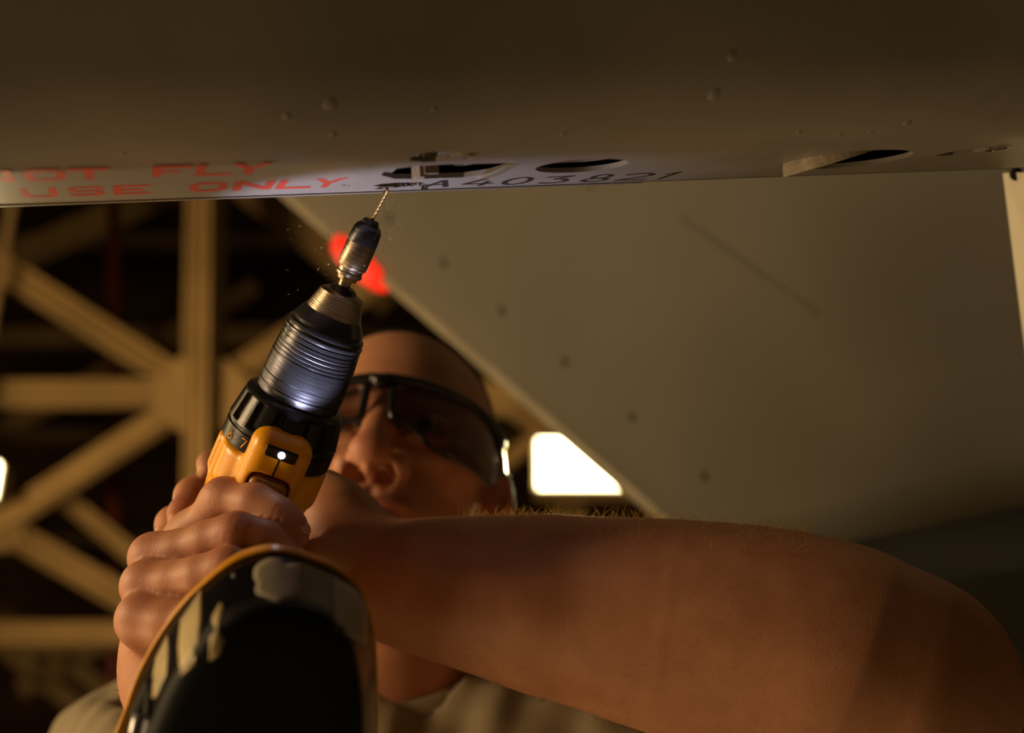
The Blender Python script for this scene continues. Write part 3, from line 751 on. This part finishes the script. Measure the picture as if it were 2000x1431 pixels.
# LED light itself
light('led_beam', 'SPOT', led+h_*.0075+a_*.004, led+a_*.10-h_*.024, 0.85, (0.70, 0.72, 1.0), .002, spot=80)

# battery ------------------------------------------------------------
hb = N(h_+a_*.02)
def outline(pts, depth_pt, m=6): return [RP(x, y, depth_pt, hb) for x, y in catmull(pts, m, True)]
def loft(outs, name, m, par, cap0=True, cap1=True, smooth=True, ang=40):
    n = len(outs[0]); V = np.concatenate(outs); Fc = []
    for i in range(len(outs)-1):
        for j in range(n): Fc.append([i*n+j, i*n+(j+1) % n, (i+1)*n+(j+1) % n, (i+1)*n+j])
    if cap0: Fc.append(list(range(n))[::-1])
    if cap1: Fc.append([(len(outs)-1)*n+j for j in range(n)])
    return sharp(fixn(make(name, V, Fc, m, par, smooth=smooth)), ang)
rim = [(520, 1074), (575, 1079), (620, 1094), (663, 1112), (703, 1147), (726, 1203), (737, 1280), (738, 1450), (720, 1640), (560, 1720), (330, 1700), (180, 1640),
       (175, 1540), (205, 1480), (240, 1392), (268, 1315), (307, 1243), (351, 1183), (391, 1143), (453, 1095)]
p0 = P(500, 1250, .535)
O = np.array(outline(rim, p0)); cen = O.mean(0)
sh = lambda O_, k, t: cen+(O_-cen)*k+hb*t
loft([sh(O, .80, -.022), sh(O, .92, -.016), sh(O, .965, -.009), sh(O, .99, -.003), sh(O, 1.0, -.0008), sh(O, .99, 0)], 'foot_plate', M_yel, drill)
rimb = [(520, 1078), (575, 1083), (620, 1099), (663, 1118), (702, 1150), (722, 1205), (732, 1280), (733, 1450), (716, 1640), (560, 1725), (340, 1705), (200, 1650),
        (196, 1550), (222, 1490), (252, 1402), (278, 1318), (314, 1248), (356, 1188), (395, 1147), (455, 1100)]
OB = np.array(outline(rimb, p0)); shb = lambda k, t: cen+(OB-cen)*k+hb*t
botp = [(530, 1180), (580, 1182), (625, 1195), (655, 1215), (680, 1245), (695, 1300), (705, 1380), (705, 1480), (700, 1620), (600, 1700), (420, 1700), (280, 1640),
        (262, 1560), (275, 1490), (300, 1420), (335, 1340), (375, 1275), (415, 1225), (450, 1198), (490, 1184)]
pb = P(500, 1300, .483)
OBb = np.array(outline(botp, pb)); cb_ = OBb.mean(0)
def bl(t): return OB*(1-t)+OBb*t+hb*.0045*math.sin(math.pi*t)
bat = loft([shb(.99, -.001), shb(1.0, .002)]+[bl(t)+hb*.002*(1-t) for t in np.linspace(0, .9, 10)], 'battery', M_bat, drill, ang=60)
bot = loft([bl(.84)-hb*.001, bl(.87)+hb*.0012, bl(.93)+hb*.002, OBb+hb*.002, cb_+(OBb-cb_)*.93+hb*.0035, cb_+(OBb-cb_)*.8+hb*.0045, cb_+(OBb-cb_)*.5+hb*.005], 'battery_base', M_batm, drill, ang=80)
bot['label'] = 'matt black underside of the battery'
# things on the battery: place them on its surface by casting along the pixel ray
bvw = bat
def hit(objs, px, py):
    best = None
    for o in objs:
        Lo = ORG[o.name]; ro = Vector(CAM-Lo); rd = Vector((P(px, py, 1)@M.T)).normalized()
        ok, loc, nr, _ = o.ray_cast(ro, rd)
        if ok:
            d = (loc-ro).length
            if best is None or d < best[0]: best = (d, (np.array(loc)+Lo-CAM)@M, np.array(nr)@M)
    return best
def lay_patch(poly, name, m, par, lift=.0004, grid=12, lab=None):
    """a thin patch wrapped on the battery: grid inside the outline, each node projected to the surface"""
    poly = [np.array(p, float) for p in poly]; c = sum(poly)/len(poly); n = len(poly); V, Fc = [], []
    ks = [0.0, .25, .5, .75, 1.0]; rows = []
    for k in ks:
        for p in poly:
            x, y = c+(p-c)*max(k, .02); h0 = hit([bat, bot], x, y)
            if h0 is None: print('sticker miss', name, x, y); return None
            nr = h0[2] if h0[2][2] > 0 else -h0[2]
            V.append(h0[1]+nr*lift)
    for i in range(len(ks)-1):
        for j in range(n): Fc.append([i*n+j, i*n+(j+1) % n, (i+1)*n+(j+1) % n, (i+1)*n+j])
    Fc.append(list(range(n)))
    o = fixn(make(name, V, Fc, m, par)); sd = o.modifiers.new('s', 'SOLIDIFY'); sd.thickness = .00025
    if lab: o['label'] = lab
    return o
blob = catmull([(500, 1107), (525, 1092), (550, 1093), (556, 1103), (585, 1102), (586, 1120), (583, 1135), (586, 1152), (572, 1170), (545, 1176), (520, 1167), (500, 1158), (502, 1140), (496, 1128)], 4, True)
lay_patch(blob, 'battery_patch', M_patch, drill, lab='ragged pale patch on the battery nose')
lay_patch([(650, 1130), (665, 1138), (690, 1152), (708, 1170), (716, 1190), (716, 1225), (716, 1262), (700, 1252), (675, 1240), (652, 1228), (650, 1195), (648, 1160)], 'battery_patch', M_patch, drill, lab='pale four-sided patch on the battery side')
M_refl = mat('gold_reflection_paint', (0.50, 0.38, 0.17), 0.4, 0.0, (0.36, 0.28, 0.13), 90, spec=.6)  # gold reflections painted onto the black battery as flat strips
for pl_, lb in (([(393, 1152), (394, 1200), (390, 1250), (382, 1296), (352, 1320), (349, 1260), (354, 1212), (372, 1186)], 'painted gold reflection left of the vent slot'),
            ([(430, 1178), (437, 1185), (439, 1249), (428, 1278), (409, 1290), (411, 1245), (416, 1205)], 'short painted gold reflection right of the vent slot'),
            ([(328, 1240), (331, 1262), (327, 1318), (306, 1362), (297, 1364), (300, 1320), (306, 1285)], 'pale painted reflection nearest the yellow rim')):
    lay_patch(pl_, 'battery_patch', M_refl, drill, lab=lb)
for (x0, y0, x1, y1, r) in ((300, 1330, 262, 1408, .0028), (296, 1345, 292, 1400, .0022)):
    pts = []
    for t in np.linspace(0, 1, 6):
        h0 = hit([bat, bot], x0+(x1-x0)*t, y0+(y1-y0)*t)
        if h0: pts.append(h0[1]-N(h0[1])*(-.0) )
    if len(pts) > 2:
        v, f = tube(pts, [r*.7]+[r]*(len(pts)-2)+[r*.7], 10); make('vent_slot', v, f, M_batm, drill)
pts = [hit([bat, bot], 275-8*t, 1395+36*t) for t in (0, .5, 1, 1.6)]
pts = [p[1] for p in pts if p]
if len(pts) > 2:
    v, f = tube(pts, .003, 12); make('release_clip', v, f, M_gun, drill)
for px, py in ((457, 1124), (358, 1183)):
    h0 = hit([bat, bot], px, py)
    if h0: v, f = tube([h0[1]-h_*.0005, h0[1]+h_*.0006], [.0009, .0005], 8); make('screw', v, f, M_gun, drill)

# ================================================================ PERSON
yaw, pit, roll = math.radians(-4), math.radians(35), math.radians(-3)
Ry = np.array([[math.cos(yaw), 0, math.sin(yaw)], [0, 1, 0], [-math.sin(yaw), 0, math.cos(yaw)]])
Rx = np.array([[1, 0, 0], [0, math.cos(pit), math.sin(pit)], [0, -math.sin(pit), math.cos(pit)]])
Rz = np.array([[math.cos(roll), -math.sin(roll), 0], [math.sin(roll), math.cos(roll), 0], [0, 0, 1]])
RH = Rz@Rx@Ry                       # local -> view
OH = P(744, 824, .965)-RH@np.array([0, 0, .085])
def HL(x, y, z): return OH+RH@np.array([x, y, z], float)
RHT = RH.T                          # rows = local axes
def hel(x, y, z, rx, ry, rz, k=.008, op='+', rot=None):
    R = RHT if rot is None else rot@RHT
    return el(HL(x, y, z), (rx, ry, rz), R, k, op)
def rotz(d): c, s = math.cos(math.radians(d)), math.sin(math.radians(d)); return np.array([[c, s, 0], [-s, c, 0], [0, 0, 1]])
def roty(d): c, s = math.cos(math.radians(d)), math.sin(math.radians(d)); return np.array([[c, 0, -s], [0, 1, 0], [s, 0, c]])
head = [hel(0, .042, -.018, .0715, .088, .096), hel(0, -.012, .025, .0625, .080, .062, .02), hel(0, -.068, .018, .054, .048, .062, .02),
        hel(0, -.105, .058, .022, .020, .022, .02), hel(0, -.066, .064, .036, .030, .033, .015)]
for s in (-1, 1):
    head += [rc(HL(s*.008, .022, .083), HL(s*.048, .021, .066), .011, .009, .012),
             hel(s*.046, -.020, .054, .022, .017, .020, .014),
             hel(s*.033, .000, .092, .019, .012, .013, .008, '-')]
for s in (-1, 1):
    head += [hel(s*.032, -.001, .0735, .013, .012, .0125, .002), rc(HL(s*.018, .006, .083), HL(s*.046, .005, .078), .004, .0035, .003),
             rc(HL(s*.02, -.010, .083), HL(s*.045, -.009, .078), .0035, .003, .003)]
head += [rc(HL(0, .014, .086), HL(0, -.036, .112), .0085, .0105, .012), hel(0, -.041, .1130, .0140, .0110, .0115, .006)]
for s in (-1, 1): head += [hel(s*.0172, -.045, .099, .0090, .0095, .0120, .005)]
head += [hel(0, -.0525, .104, .0045, .004, .012, .004)]
for s in (-1, 1): head += [hel(s*.0112, -.0530, .1015, .0060, .0110, .0090, .0022, '-', rotz(s*-18))]
head += [hel(0, -.071, .0925, .026, .0065, .0125, .005), hel(0, -.083, .0895, .022, .0075, .0125, .005), hel(0, -.0768, .104, .029, .0013, .013, .0025, '-'),
         hel(0, -.060, .100, .004, .006, .008, .006, '-')]
neck = [rc(HL(0, -.055, -.025), P(785, 1365, 1.045), .055, .058, .02)]
def ear(s):
    R = roty(s*-28)
    return [hel(s*.0755, -.006, -.010, .0085, .031, .019, .002, '+', R), hel(s*.0840, -.008, -.003, .0065, .020, .011, .003, '-', R),
            hel(s*.0825, -.014, .001, .004, .006, .004, .003, '+', R)]
groups = [(.010, head), (.012, neck), (.004, ear(1)), (.004, ear(-1))]
# torso / shoulders
SHL = np.array([-.290, -.312, -1.09]); SHR = np.array([.030, -.455, -.96])
down = N(WU([0, 0, -1]))
NB = P(785, 1365, 1.045); CH = NB+down*.22+np.array([-.05, 0, 0]); WA = NB+down*.48+np.array([-.05, 0, 0])
torso = [rc(NB-np.array([0, .065, 0]), CH, .052, .115, .03), rc(CH+np.array([-.07, 0, 0]), CH+np.array([.07, 0, 0]), .11, .11, .05), rc(CH, WA, .13, .125, .05),
         rc(NB-np.array([0, .05, 0]), SHL, .04, .05, .03), rc(NB-np.array([0, .06, 0]), SHR, .04, .05, .03)]
torso.append(rc(NB-np.array([0, .06, 0]), P(1080, 1540, 1.03), .04, .07, .03))
groups.append((.02, torso))
def chain(pts, k=.007):
    out = []
    q = [(P(x, y, d), r*d/FPX) for x, y, d, r in pts]
    for (a, ra), (b, r2) in zip(q[:-1], q[1:]): out.append(rc(a, b, ra, r2, k))
    return out
# left arm (right in the picture)
farm = chain([(700, 1108, .752, 76), (770, 1136, .748, 84), (870, 1148, .742, 104), (1000, 1168, .735, 128), (1130, 1190, .728, 149), (1310, 1222, .718, 178), (1500, 1262, .712, 200),
              (1660, 1305, .705, 203), (1755, 1345, .70, 187)], .03)
farm += [rc(P(1755, 1345, .70), P(1785, 1362, .705), .042, .042, .02), rc(P(1785, 1362, .71), SHR, .043, .055, .03),
         el(P(1790, 1330, .69), (.040, .042, .03), None, .02)]
groups.append((.012, farm))
# left hand: palm behind the drill, fingers reappear on the left of it
lh = chain([(740, 1120, .752, 80), (690, 1066, .758, 74), (650, 1008, .765, 62), (628, 962, .775, 46)], .015)+\
     chain([(700, 1125, .76, 72), (600, 1080, .79, 60), (520, 1040, .81, 46)], .02)+chain([(670, 1050, .775, 66), (570, 1010, .805, 60), (480, 985, .81, 44)], .02)
groups.append((.010, lh))
groups.append((.002, chain([(540, 960, .81, 42), (450, 925, .800, 36), (378, 968, .765, 35), (360, 1002, .745, 29), (352, 1016, .735, 26)], .005)))
groups.append((.002, chain([(530, 1010, .81, 42), (430, 990, .80, 36), (340, 1024, .768, 34), (332, 1060, .745, 30), (360, 1085, .735, 26)], .005)))
groups.append((.002, chain([(560, 920, .81, 36), (470, 885, .80, 30), (410, 905, .775, 22), (406, 916, .765, 19)], .005)))
groups.append((.003, chain([(700, 1075, .745, 60), (665, 1078, .735, 42), (632, 1082, .722, 30), (610, 1076, .715, 24)], .006)))     # thumb crossing below
# right hand (left in the picture)
def finger(pts, bumps=()):
    g = chain(pts, .008)
    for x, y, d, r in bumps: g.append(el(P(x, y, d), (r*d/FPX,)*3, None, .008))
    return (.0018, g)
fA = [(350, 1230, .690, 48), (352, 1080, .694, 44), (372, 1040, .694, 38), (438, 976, .680, 36), (498, 984, .670, 35), (540, 1008, .665, 33), (568, 1032, .663, 27), (579, 1047, .663, 21)]
fB = [(350, 1280, .68, 50), (302, 1090, .668, 40), (350, 1078, .662, 38), (410, 1059, .655, 38), (462, 1044, .650, 37), (515, 1058, .650, 35), (562, 1098, .655, 31), (592, 1134, .665, 28)]
fC = [(345, 1290, .665, 50), (288, 1145, .650, 41), (340, 1140, .643, 40), (395, 1128, .636, 39), (448, 1112, .632, 37), (510, 1130, .632, 32), (560, 1170, .64, 28)]
fD = [(340, 1300, .655, 50), (280, 1212, .638, 45), (330, 1220, .630, 43), (395, 1216, .622, 41), (440, 1222, .618, 35), (490, 1260, .620, 30)]
handR = [finger(fA, [(436, 976, .684, 34)]), finger(fB, [(300, 1088, .668, 38), (462, 1046, .650, 30)]),
         finger(fC, [(286, 1143, .650, 40), (446, 1114, .632, 30)]), finger(fD, [(280, 1208, .638, 40)])]
groups += handR
groups.append((.006, chain([(370, 1300, .672, 104), (390, 1210, .682, 92), (395, 1150, .69, 76)], .02)+chain([(345, 1250, .665, 82), (368, 1310, .672, 106), (392, 1440, .715, 124), (395, 1620, .78, 145)], .02)))
EL_R = P(400, 1700, .82)
groups.append((.02, [rc(P(400, 1620, .78), EL_R, .04, .045, .02), rc(EL_R, SHL, .045, .055, .02)]))
groups.append((.005, chain([(410, 1230, .70, 60), (440, 1130, .745, 48), (455, 1070, .775, 38), (470, 1040, .79, 32)], .008)))       # thumb behind the grip
creases = [(P(436, 968, .678), N(P(500, 984, .67)-P(380, 1030, .69))), (P(462, 1040, .642), N(P(515, 1058, .65)-P(410, 1059, .655))),
           (P(446, 1106, .624), N(P(510, 1130, .632)-P(395, 1128, .636))), (P(540, 1003, .656), N(P(568, 1032, .663)-P(498, 984, .67)))]
def wrinkle(X):
    d = np.zeros(len(X))
    for c, ax in creases:
        q = X-c; r2 = (q**2).sum(1)
        if r2.min() > .03**2: continue
        al = q@ax; ph = al*2*math.pi/.0034+1.5*np.sin((q@np.array([300., 500., 200.])))
        d += .00034*np.sin(ph)*np.exp(-r2/.0075**2)
    return d
V, Q = snet(groups, (-.62, -.86, -1.25), (.36, .12, -.56), .00135, disp=wrinkle)
# keep the skin only where it is not deep under the shirt (torso stays, it is one body)
person = thing('person', NB+down*.48, 'person with cropped dark hair, safety glasses and a tan shirt holding the drill overhead', 'person')
body = make('body', V, Q, M_skin, person)
bm = bmesh.new(); bm.from_mesh(body.data); bmesh.ops.holes_fill(bm, edges=[e for e in bm.edges if e.is_boundary], sides=60); bmesh.ops.triangulate(bm, faces=[f for f in bm.faces if len(f.verts) > 4]); bm.to_mesh(body.data); bm.free()
body.data.polygons.foreach_set('use_smooth', [True]*len(body.data.polygons))
print('body verts', len(V))
# tints: r = red (lips, knuckles, ears), g = dark (brows, stubble, lashes), b = eye white
L = (V-OH)@RH
x, y, z = L[:, 0], L[:, 1], L[:, 2]
red = np.zeros(len(V)); dk = np.zeros(len(V)); wh = np.zeros(len(V))
face = (z > .05) & (np.abs(x) < .09) & (y > -.13) & (y < .1)
lip = np.exp(-((x/.024)**4))*np.exp(-(((y+.077)/.0095)**4))*(z > .085)
red = np.maximum(red, lip*.8*face)
ex = np.abs(x); rr = (ex-.032)**2+(y+.001)**2
brow = np.exp(-(((ex-.032)/.020)**4))*np.exp(-(((y-.0235-.04*(ex-.032))/.0045)**2))*face; dk = np.maximum(dk, brow*.9)
eye = (rr < .0118**2) & (z > .082) & (np.abs(y+.002) < .0055) & face
wh[eye] = 1; iris = ((ex-.030)**2+(y+.001)**2 < .0055**2) & eye; wh[iris] = 0; dk[iris] = .9
stub = np.exp(-((x/.034)**4))*np.exp(-(((y+.0625)/.007)**2))*(z > .07); dk = np.maximum(dk, .38*stub*face)
stub2 = ((y < -.085) & (z > 0) & (y > -.13) & (np.abs(x) < .07)); dk = np.maximum(dk, .18*stub2)
earm = (np.abs(x) > .069) & (np.abs(y) < .04) & (z > -.04) & (z < .02); red[earm] = .6
nose = np.exp(-((x/.02)**2))*np.exp(-(((y+.04)/.02)**2))*(z > .09); red = np.maximum(red, .35*nose)
kn = [(300, 1088, .668), (286, 1143, .650), (280, 1208, .638), (436, 965, .684), (462, 1040, .650), (446, 1105, .632), (360, 985, .745), (580, 1030, .666), (352, 1010, .735)]
for a, b_, c in kn:
    d2 = ((V-P(a, b_, c))**2).sum(1); red = np.maximum(red, .55*np.exp(-d2/(.013**2)))
at = body.data.color_attributes.new('tint', 'FLOAT_COLOR', 'POINT')
at.data.foreach_set('color', np.stack([red, dk, wh, np.ones(len(V))], 1).ravel())
# cropped hair
def hairpost(f, X):
    l = (X-OH)@RH; hl = (.050+.80*l[:, 2]-l[:, 1]+.25*np.abs(l[:, 0]))/1.30
    return np.maximum(f, hl+.0006*np.sin(l[:, 0]*900)*np.sin(l[:, 2]*700))
hg = [(.01, [hel(0, .042, -.018, .0729, .0894, .0974), hel(0, -.012, .025, .0640, .0815, .0635, .02), hel(0, -.02, -.03, .067, .07, .075, .02)])]
v, q = snet(hg, OH-.15, OH+.15, .0022, post=hairpost); make('hair', v, q, M_hair, person)
# fingernails
def nail(c, ax, par=person):
    v, q = snet([(.001, [el(c, ax[1], ax[0], .001)])], c-.012, c+.012, .0006); return make('fingernail', v, q, M_nail, par)
d1 = N(P(583, 1056, .664)-P(560, 1018, .668)); nrm = N(np.array([.8, .25, .55])); nrm = N(nrm-d1*np.dot(nrm, d1)); sd = np.cross(d1, nrm)
nail(P(582, 1038, .662)+nrm*.0046, (np.array([d1, sd, nrm]), (.0052, .0040, .0010)))

# shirt
TRP = P(1110, 1520, 1.03)
def sleeve(sh, el_, L0, r0, r1): d = N(el_-sh); return rc(sh, sh+d*L0, r0, r1, .03)
ELL = P(1785, 1362, .71)
shirt = [rc(NB-np.array([0, .018, 0]), CH, .080, .135, .03), rc(CH+np.array([-.08, 0, 0]), CH+np.array([.08, 0, 0]), .122, .122, .05), rc(CH, WA, .142, .14, .05),
         rc(NB-np.array([0, .052, 0]), SHL, .052, .062, .04), rc(NB-np.array([0, .052, 0]), SHR, .052, .064, .04),
         rc(NB-np.array([0, .05, 0]), TRP, .055, .085, .03), rc(TRP, TRP+np.array([.05, -.05, .02]), .085, .09, .03),
         sleeve(SHL, EL_R, .17, .068, .072), sleeve(SHR, ELL, .10, .072, .078)]
def folds(X):
    a = X@np.array([16, 3, 9]); b = X@np.array([34, 7, -12]); c = X@np.array([-9, 22, 14])
    return .0055*np.sin(a*3.3+2.2*np.sin(c*.9))**3+.0035*np.sin(b*2.6+1.7*np.sin(c*1.3)+1)+.002*np.sin(c*3+np.sin(a))
dR = N(ELL-SHR); dL = N(EL_R-SHL)
nk = N(HL(0, -.055, -.025)-NB)
def cutneck(f, X):
    q = X-NB; ax = q@nk; d = np.linalg.norm(q-ax[:, None]*nk, axis=1)
    f = np.maximum(f, -(np.maximum(d-.067, -(ax+.045))))
    f = np.maximum(f, np.minimum(X[:, 0]-.094, X[:, 1]+.40))
    f = np.maximum(f, -np.maximum(-((X-SHR)@dR-.125), np.linalg.norm((X-SHR)-((X-SHR)@dR)[:, None]*dR, axis=1)-.13))
    return f
v, q = snet([(.01, shirt)], (-.62, -.95, -1.35), (.30, -.13, -.68), .003, disp=folds, post=cutneck)
make('shirt', v, q, M_shirt, person)
c0 = []
tt = np.linspace(0, 2*math.pi, 48)
ux = N(np.cross(nk, [0, 0, 1])); uz = np.cross(nk, ux)
ring_pts = [NB+nk*(.000-.014*math.sin(t) )+ux*.065*math.cos(t)+uz*.065*math.sin(t) for t in tt[:-1]]
ring_pts.append(ring_pts[0])
Vc, Fc = [], []
prf = [(.000, .014), (.0025, .014), (.004, .0), (.004, -.014), (.0, -.014)]
for i, t in enumerate(tt[:-1]):
    rad = ux*math.cos(t)+uz*math.sin(t); base = NB+nk*(.026-.014*max(0, rad[2]))+rad*.0655
    for o_, z_ in prf: Vc.append(base+rad*(o_+(-z_)*.35)+nk*z_)
n = 47; k = len(prf)
for i in range(n):
    for j in range(k): Fc.append([i*k+j, i*k+(j+1) % k, ((i+1) % n)*k+(j+1) % k, ((i+1) % n)*k+j])
fixn(make('shirt_collar', Vc, Fc, M_collar, person))

# safety glasses -----------------------------------------------------
gl = thing('safety_glasses', HL(0, 0, .1), 'wraparound safety glasses with black frame worn over the eyes', 'glasses')
def gpt(th, y, o=0): return HL((.0760+o)*math.sin(th), y, .030+(.074+o)*math.cos(th))
for s in (-1, 1):
    nu, nv = 26, 10; V = []
    for i in range(nu+1):
        t = i/nu; th = math.radians(8+82*t)
        top = .021-.004*t-.006*(1-sstep(t/.15)); bt = -.008-.022*sstep(t/.35)+.012*sstep((t-.75)/.3)
        for j in range(nv+1):
            yy = bt+(top-bt)*j/nv; V.append(gpt(s*th, yy, .0015*math.sin(math.pi*j/nv)))
    Fc = [[i*(nv+1)+j, (i+1)*(nv+1)+j, (i+1)*(nv+1)+j+1, i*(nv+1)+j+1] for i in range(nu) for j in range(nv)]
    o = make('lens', V, Fc, M_lens, gl); o.modifiers.new('s', 'SOLIDIFY').thickness = .0012
    bar = []
    for i in range(22):
        t = i/21; th = math.radians(3+88*t); bar.append(gpt(s*th, .021-.004*t+.001, .0015))
    v, f = tube(bar, [.0042-.0012*min(1, t*3)+.0022*max(0, t-.75)*4 for t in np.linspace(0, 1, 22)], 10); make('frame', v, f, M_frame, gl)
    inner = [gpt(s*math.radians(6.5), .018, .001)]
    for t in (0, .08, .17, .28, .4):
        inner.append(gpt(s*math.radians(8+82*t), -.008-.022*float(sstep(t/.35)), .0008))
    ci = catmull(inner, 5); v, f = tube(ci, np.linspace(.0032, .0008, len(ci)), 8); make('lens_rim', v, f, M_frame, gl)
    arm = catmull([gpt(s*math.radians(90), .015, .001), HL(s*.0780, .013, .01), HL(s*.0780, .012, -.018), HL(s*.0765, .0, -.04)], 6)
    v, f = tube(arm, .0032, 10); make('temple_arm', v, f, M_frame, gl)
    v, f = tube([HL(s*.0125, .002, .092), HL(s*.0145, -.007, .089)], [.002, .003], 8); make('nose_pad', v, f, M_frame, gl)
v, f = tube([gpt(-.06, .021, .002), gpt(0, .0185, .003), gpt(.06, .021, .002)], [.0048, .0058, .0048], 10); make('bridge', v, f, M_frame, gl)
h0 = HL(.0785, .0, .022)
v, f = boxc(h0, [HL(0, 1, 0)-HL(0, 0, 0), HL(0, 0, 1)-HL(0, 0, 0), HL(1, 0, 0)-HL(0, 0, 0)], (.005, .0016, .001)); make('hinge', v, f, M_edge, gl, smooth=False)

# arm hair ------------------------------------------------------------
me = body.data; nv = len(me.vertices)
nrm = np.zeros(nv*3); me.vertices.foreach_get('normal', nrm); nrm = nrm.reshape(-1, 3)@M
Vb = np.zeros(nv*3); me.vertices.foreach_get('co', Vb); Vb = (Vb.reshape(-1, 3)+ORG[body.name]-CAM)@M
px = -Vb[:, 0]/Vb[:, 2]*FPX+1000; py = Vb[:, 1]/Vb[:, 2]*FPX+715.5
near = (Vb[:, 2] > -.80)
def hairs(mask, count, lmin, lmax, lift, w):
    idx = rng.choice(np.where(mask)[0], count); parts = []
    ax = N(P(1400, 1240, .715)-P(800, 1130, .745))
    for i in idx:
        nr = nrm[i]; sgn = 1 if rng.random() < .75 else -1
        d = N(nr*lift+ax*sgn*rng.uniform(.15, .9)+rng.normal(0, .22, 3)); L_ = rng.uniform(lmin, lmax)
        cv = N(np.cross(d, rng.normal(0, 1, 3))); p = Vb[i]-nr*.0003
        pts = [p, p+d*L_*.35, p+d*L_*.68+cv*L_*.07-nr*L_*.03, p+d*L_*.95+cv*L_*.2-nr*L_*.10]
        parts.append(tube(pts, [w, w*.9, w*.6, w*.15], 3, False))
    return merge(parts)
top = near & (px > 890) & (px < 1580) & (nrm[:, 1] > .80) & (py > 1000) & (py < 1090)
allm = near & (px > 820) & (px < 1700) & (nrm[:, 2] > .0) & (py > 1020) & (py < 1440)
lowm = near & (px > 900) & (px < 1300) & (nrm[:, 1] < -.85) & (py > 1240)
lft = near & (px < 300) & (nrm[:, 0] < -.8) & (py > 1240) & (py < 1420)
v, f = hairs(top, 560, .004, .0105, .95, .00009); tag(make('arm_hair', v, f, M_armhair, person), kind='stuff')
M_armhair2 = mat('brown_arm_hair', (0.09, 0.045, 0.025), 0.5)
v, f = hairs(allm, 1300, .003, .006, .14, .000035); tag(make('arm_hair', v, f, M_armhair2, person), kind='stuff')
if lowm.sum() > 10:
    v, f = hairs(lowm, 120, .004, .008, .5, .00006); tag(make('arm_hair', v, f, M_armhair2, person), kind='stuff')
if lft.sum() > 10:
    v, f = hairs(lft, 60, .004, .008, .8, .00006); tag(make('arm_hair', v, f, M_armhair2, person), kind='stuff')

# flying metal chips --------------------------------------------------
parts = []
def chip(px_, py_, d, L_, ang_):
    p = P(px_, py_, d); dr = np.array([math.cos(ang_), math.sin(ang_), random.uniform(-.4, .4)])
    pts = [p, p+dr*L_*.5+np.array([0, L_*.06, 0]), p+dr*L_]
    parts.append(tube(pts, [.00004, .00012, .00004], 4))
for px_, py_, a, L_ in ((583, 443, .3, .0013), (625, 486, .6, .0022), (660, 497, .6, .002), (640, 518, .7, .002), (620, 528, 1.0, .0022), (665, 350+90, .5, .001),
                        (765, 430, 1.4, .002), (768, 405, 1.2, .002), (762, 455, 1.45, .0022), (760, 470, 1.5, .0024), (764, 470, 1.5, .002), (757, 420, 1.0, .001), (755, 432, 2.2, .001), (745, 412, 1.3, .001)):
    chip(px_, py_, random.uniform(.64, .67), L_, a)
for i in range(60):
    chip(random.gauss(640, 60), random.gauss(480, 55), random.uniform(.60, .69), random.uniform(.0004, .0010), random.uniform(.2, 1.1))
for i in range(24):
    chip(random.gauss(763, 10), random.uniform(375, 460), random.uniform(.645, .67), random.uniform(.0006, .0018), random.uniform(1.0, 2.0))
v, f = merge(parts); tag(make('metal_chips', v, f, M_alu), 'tiny bright metal chips flying around the drill bit', 'metal chips', kind='stuff')
bpy.context.view_layer.update()
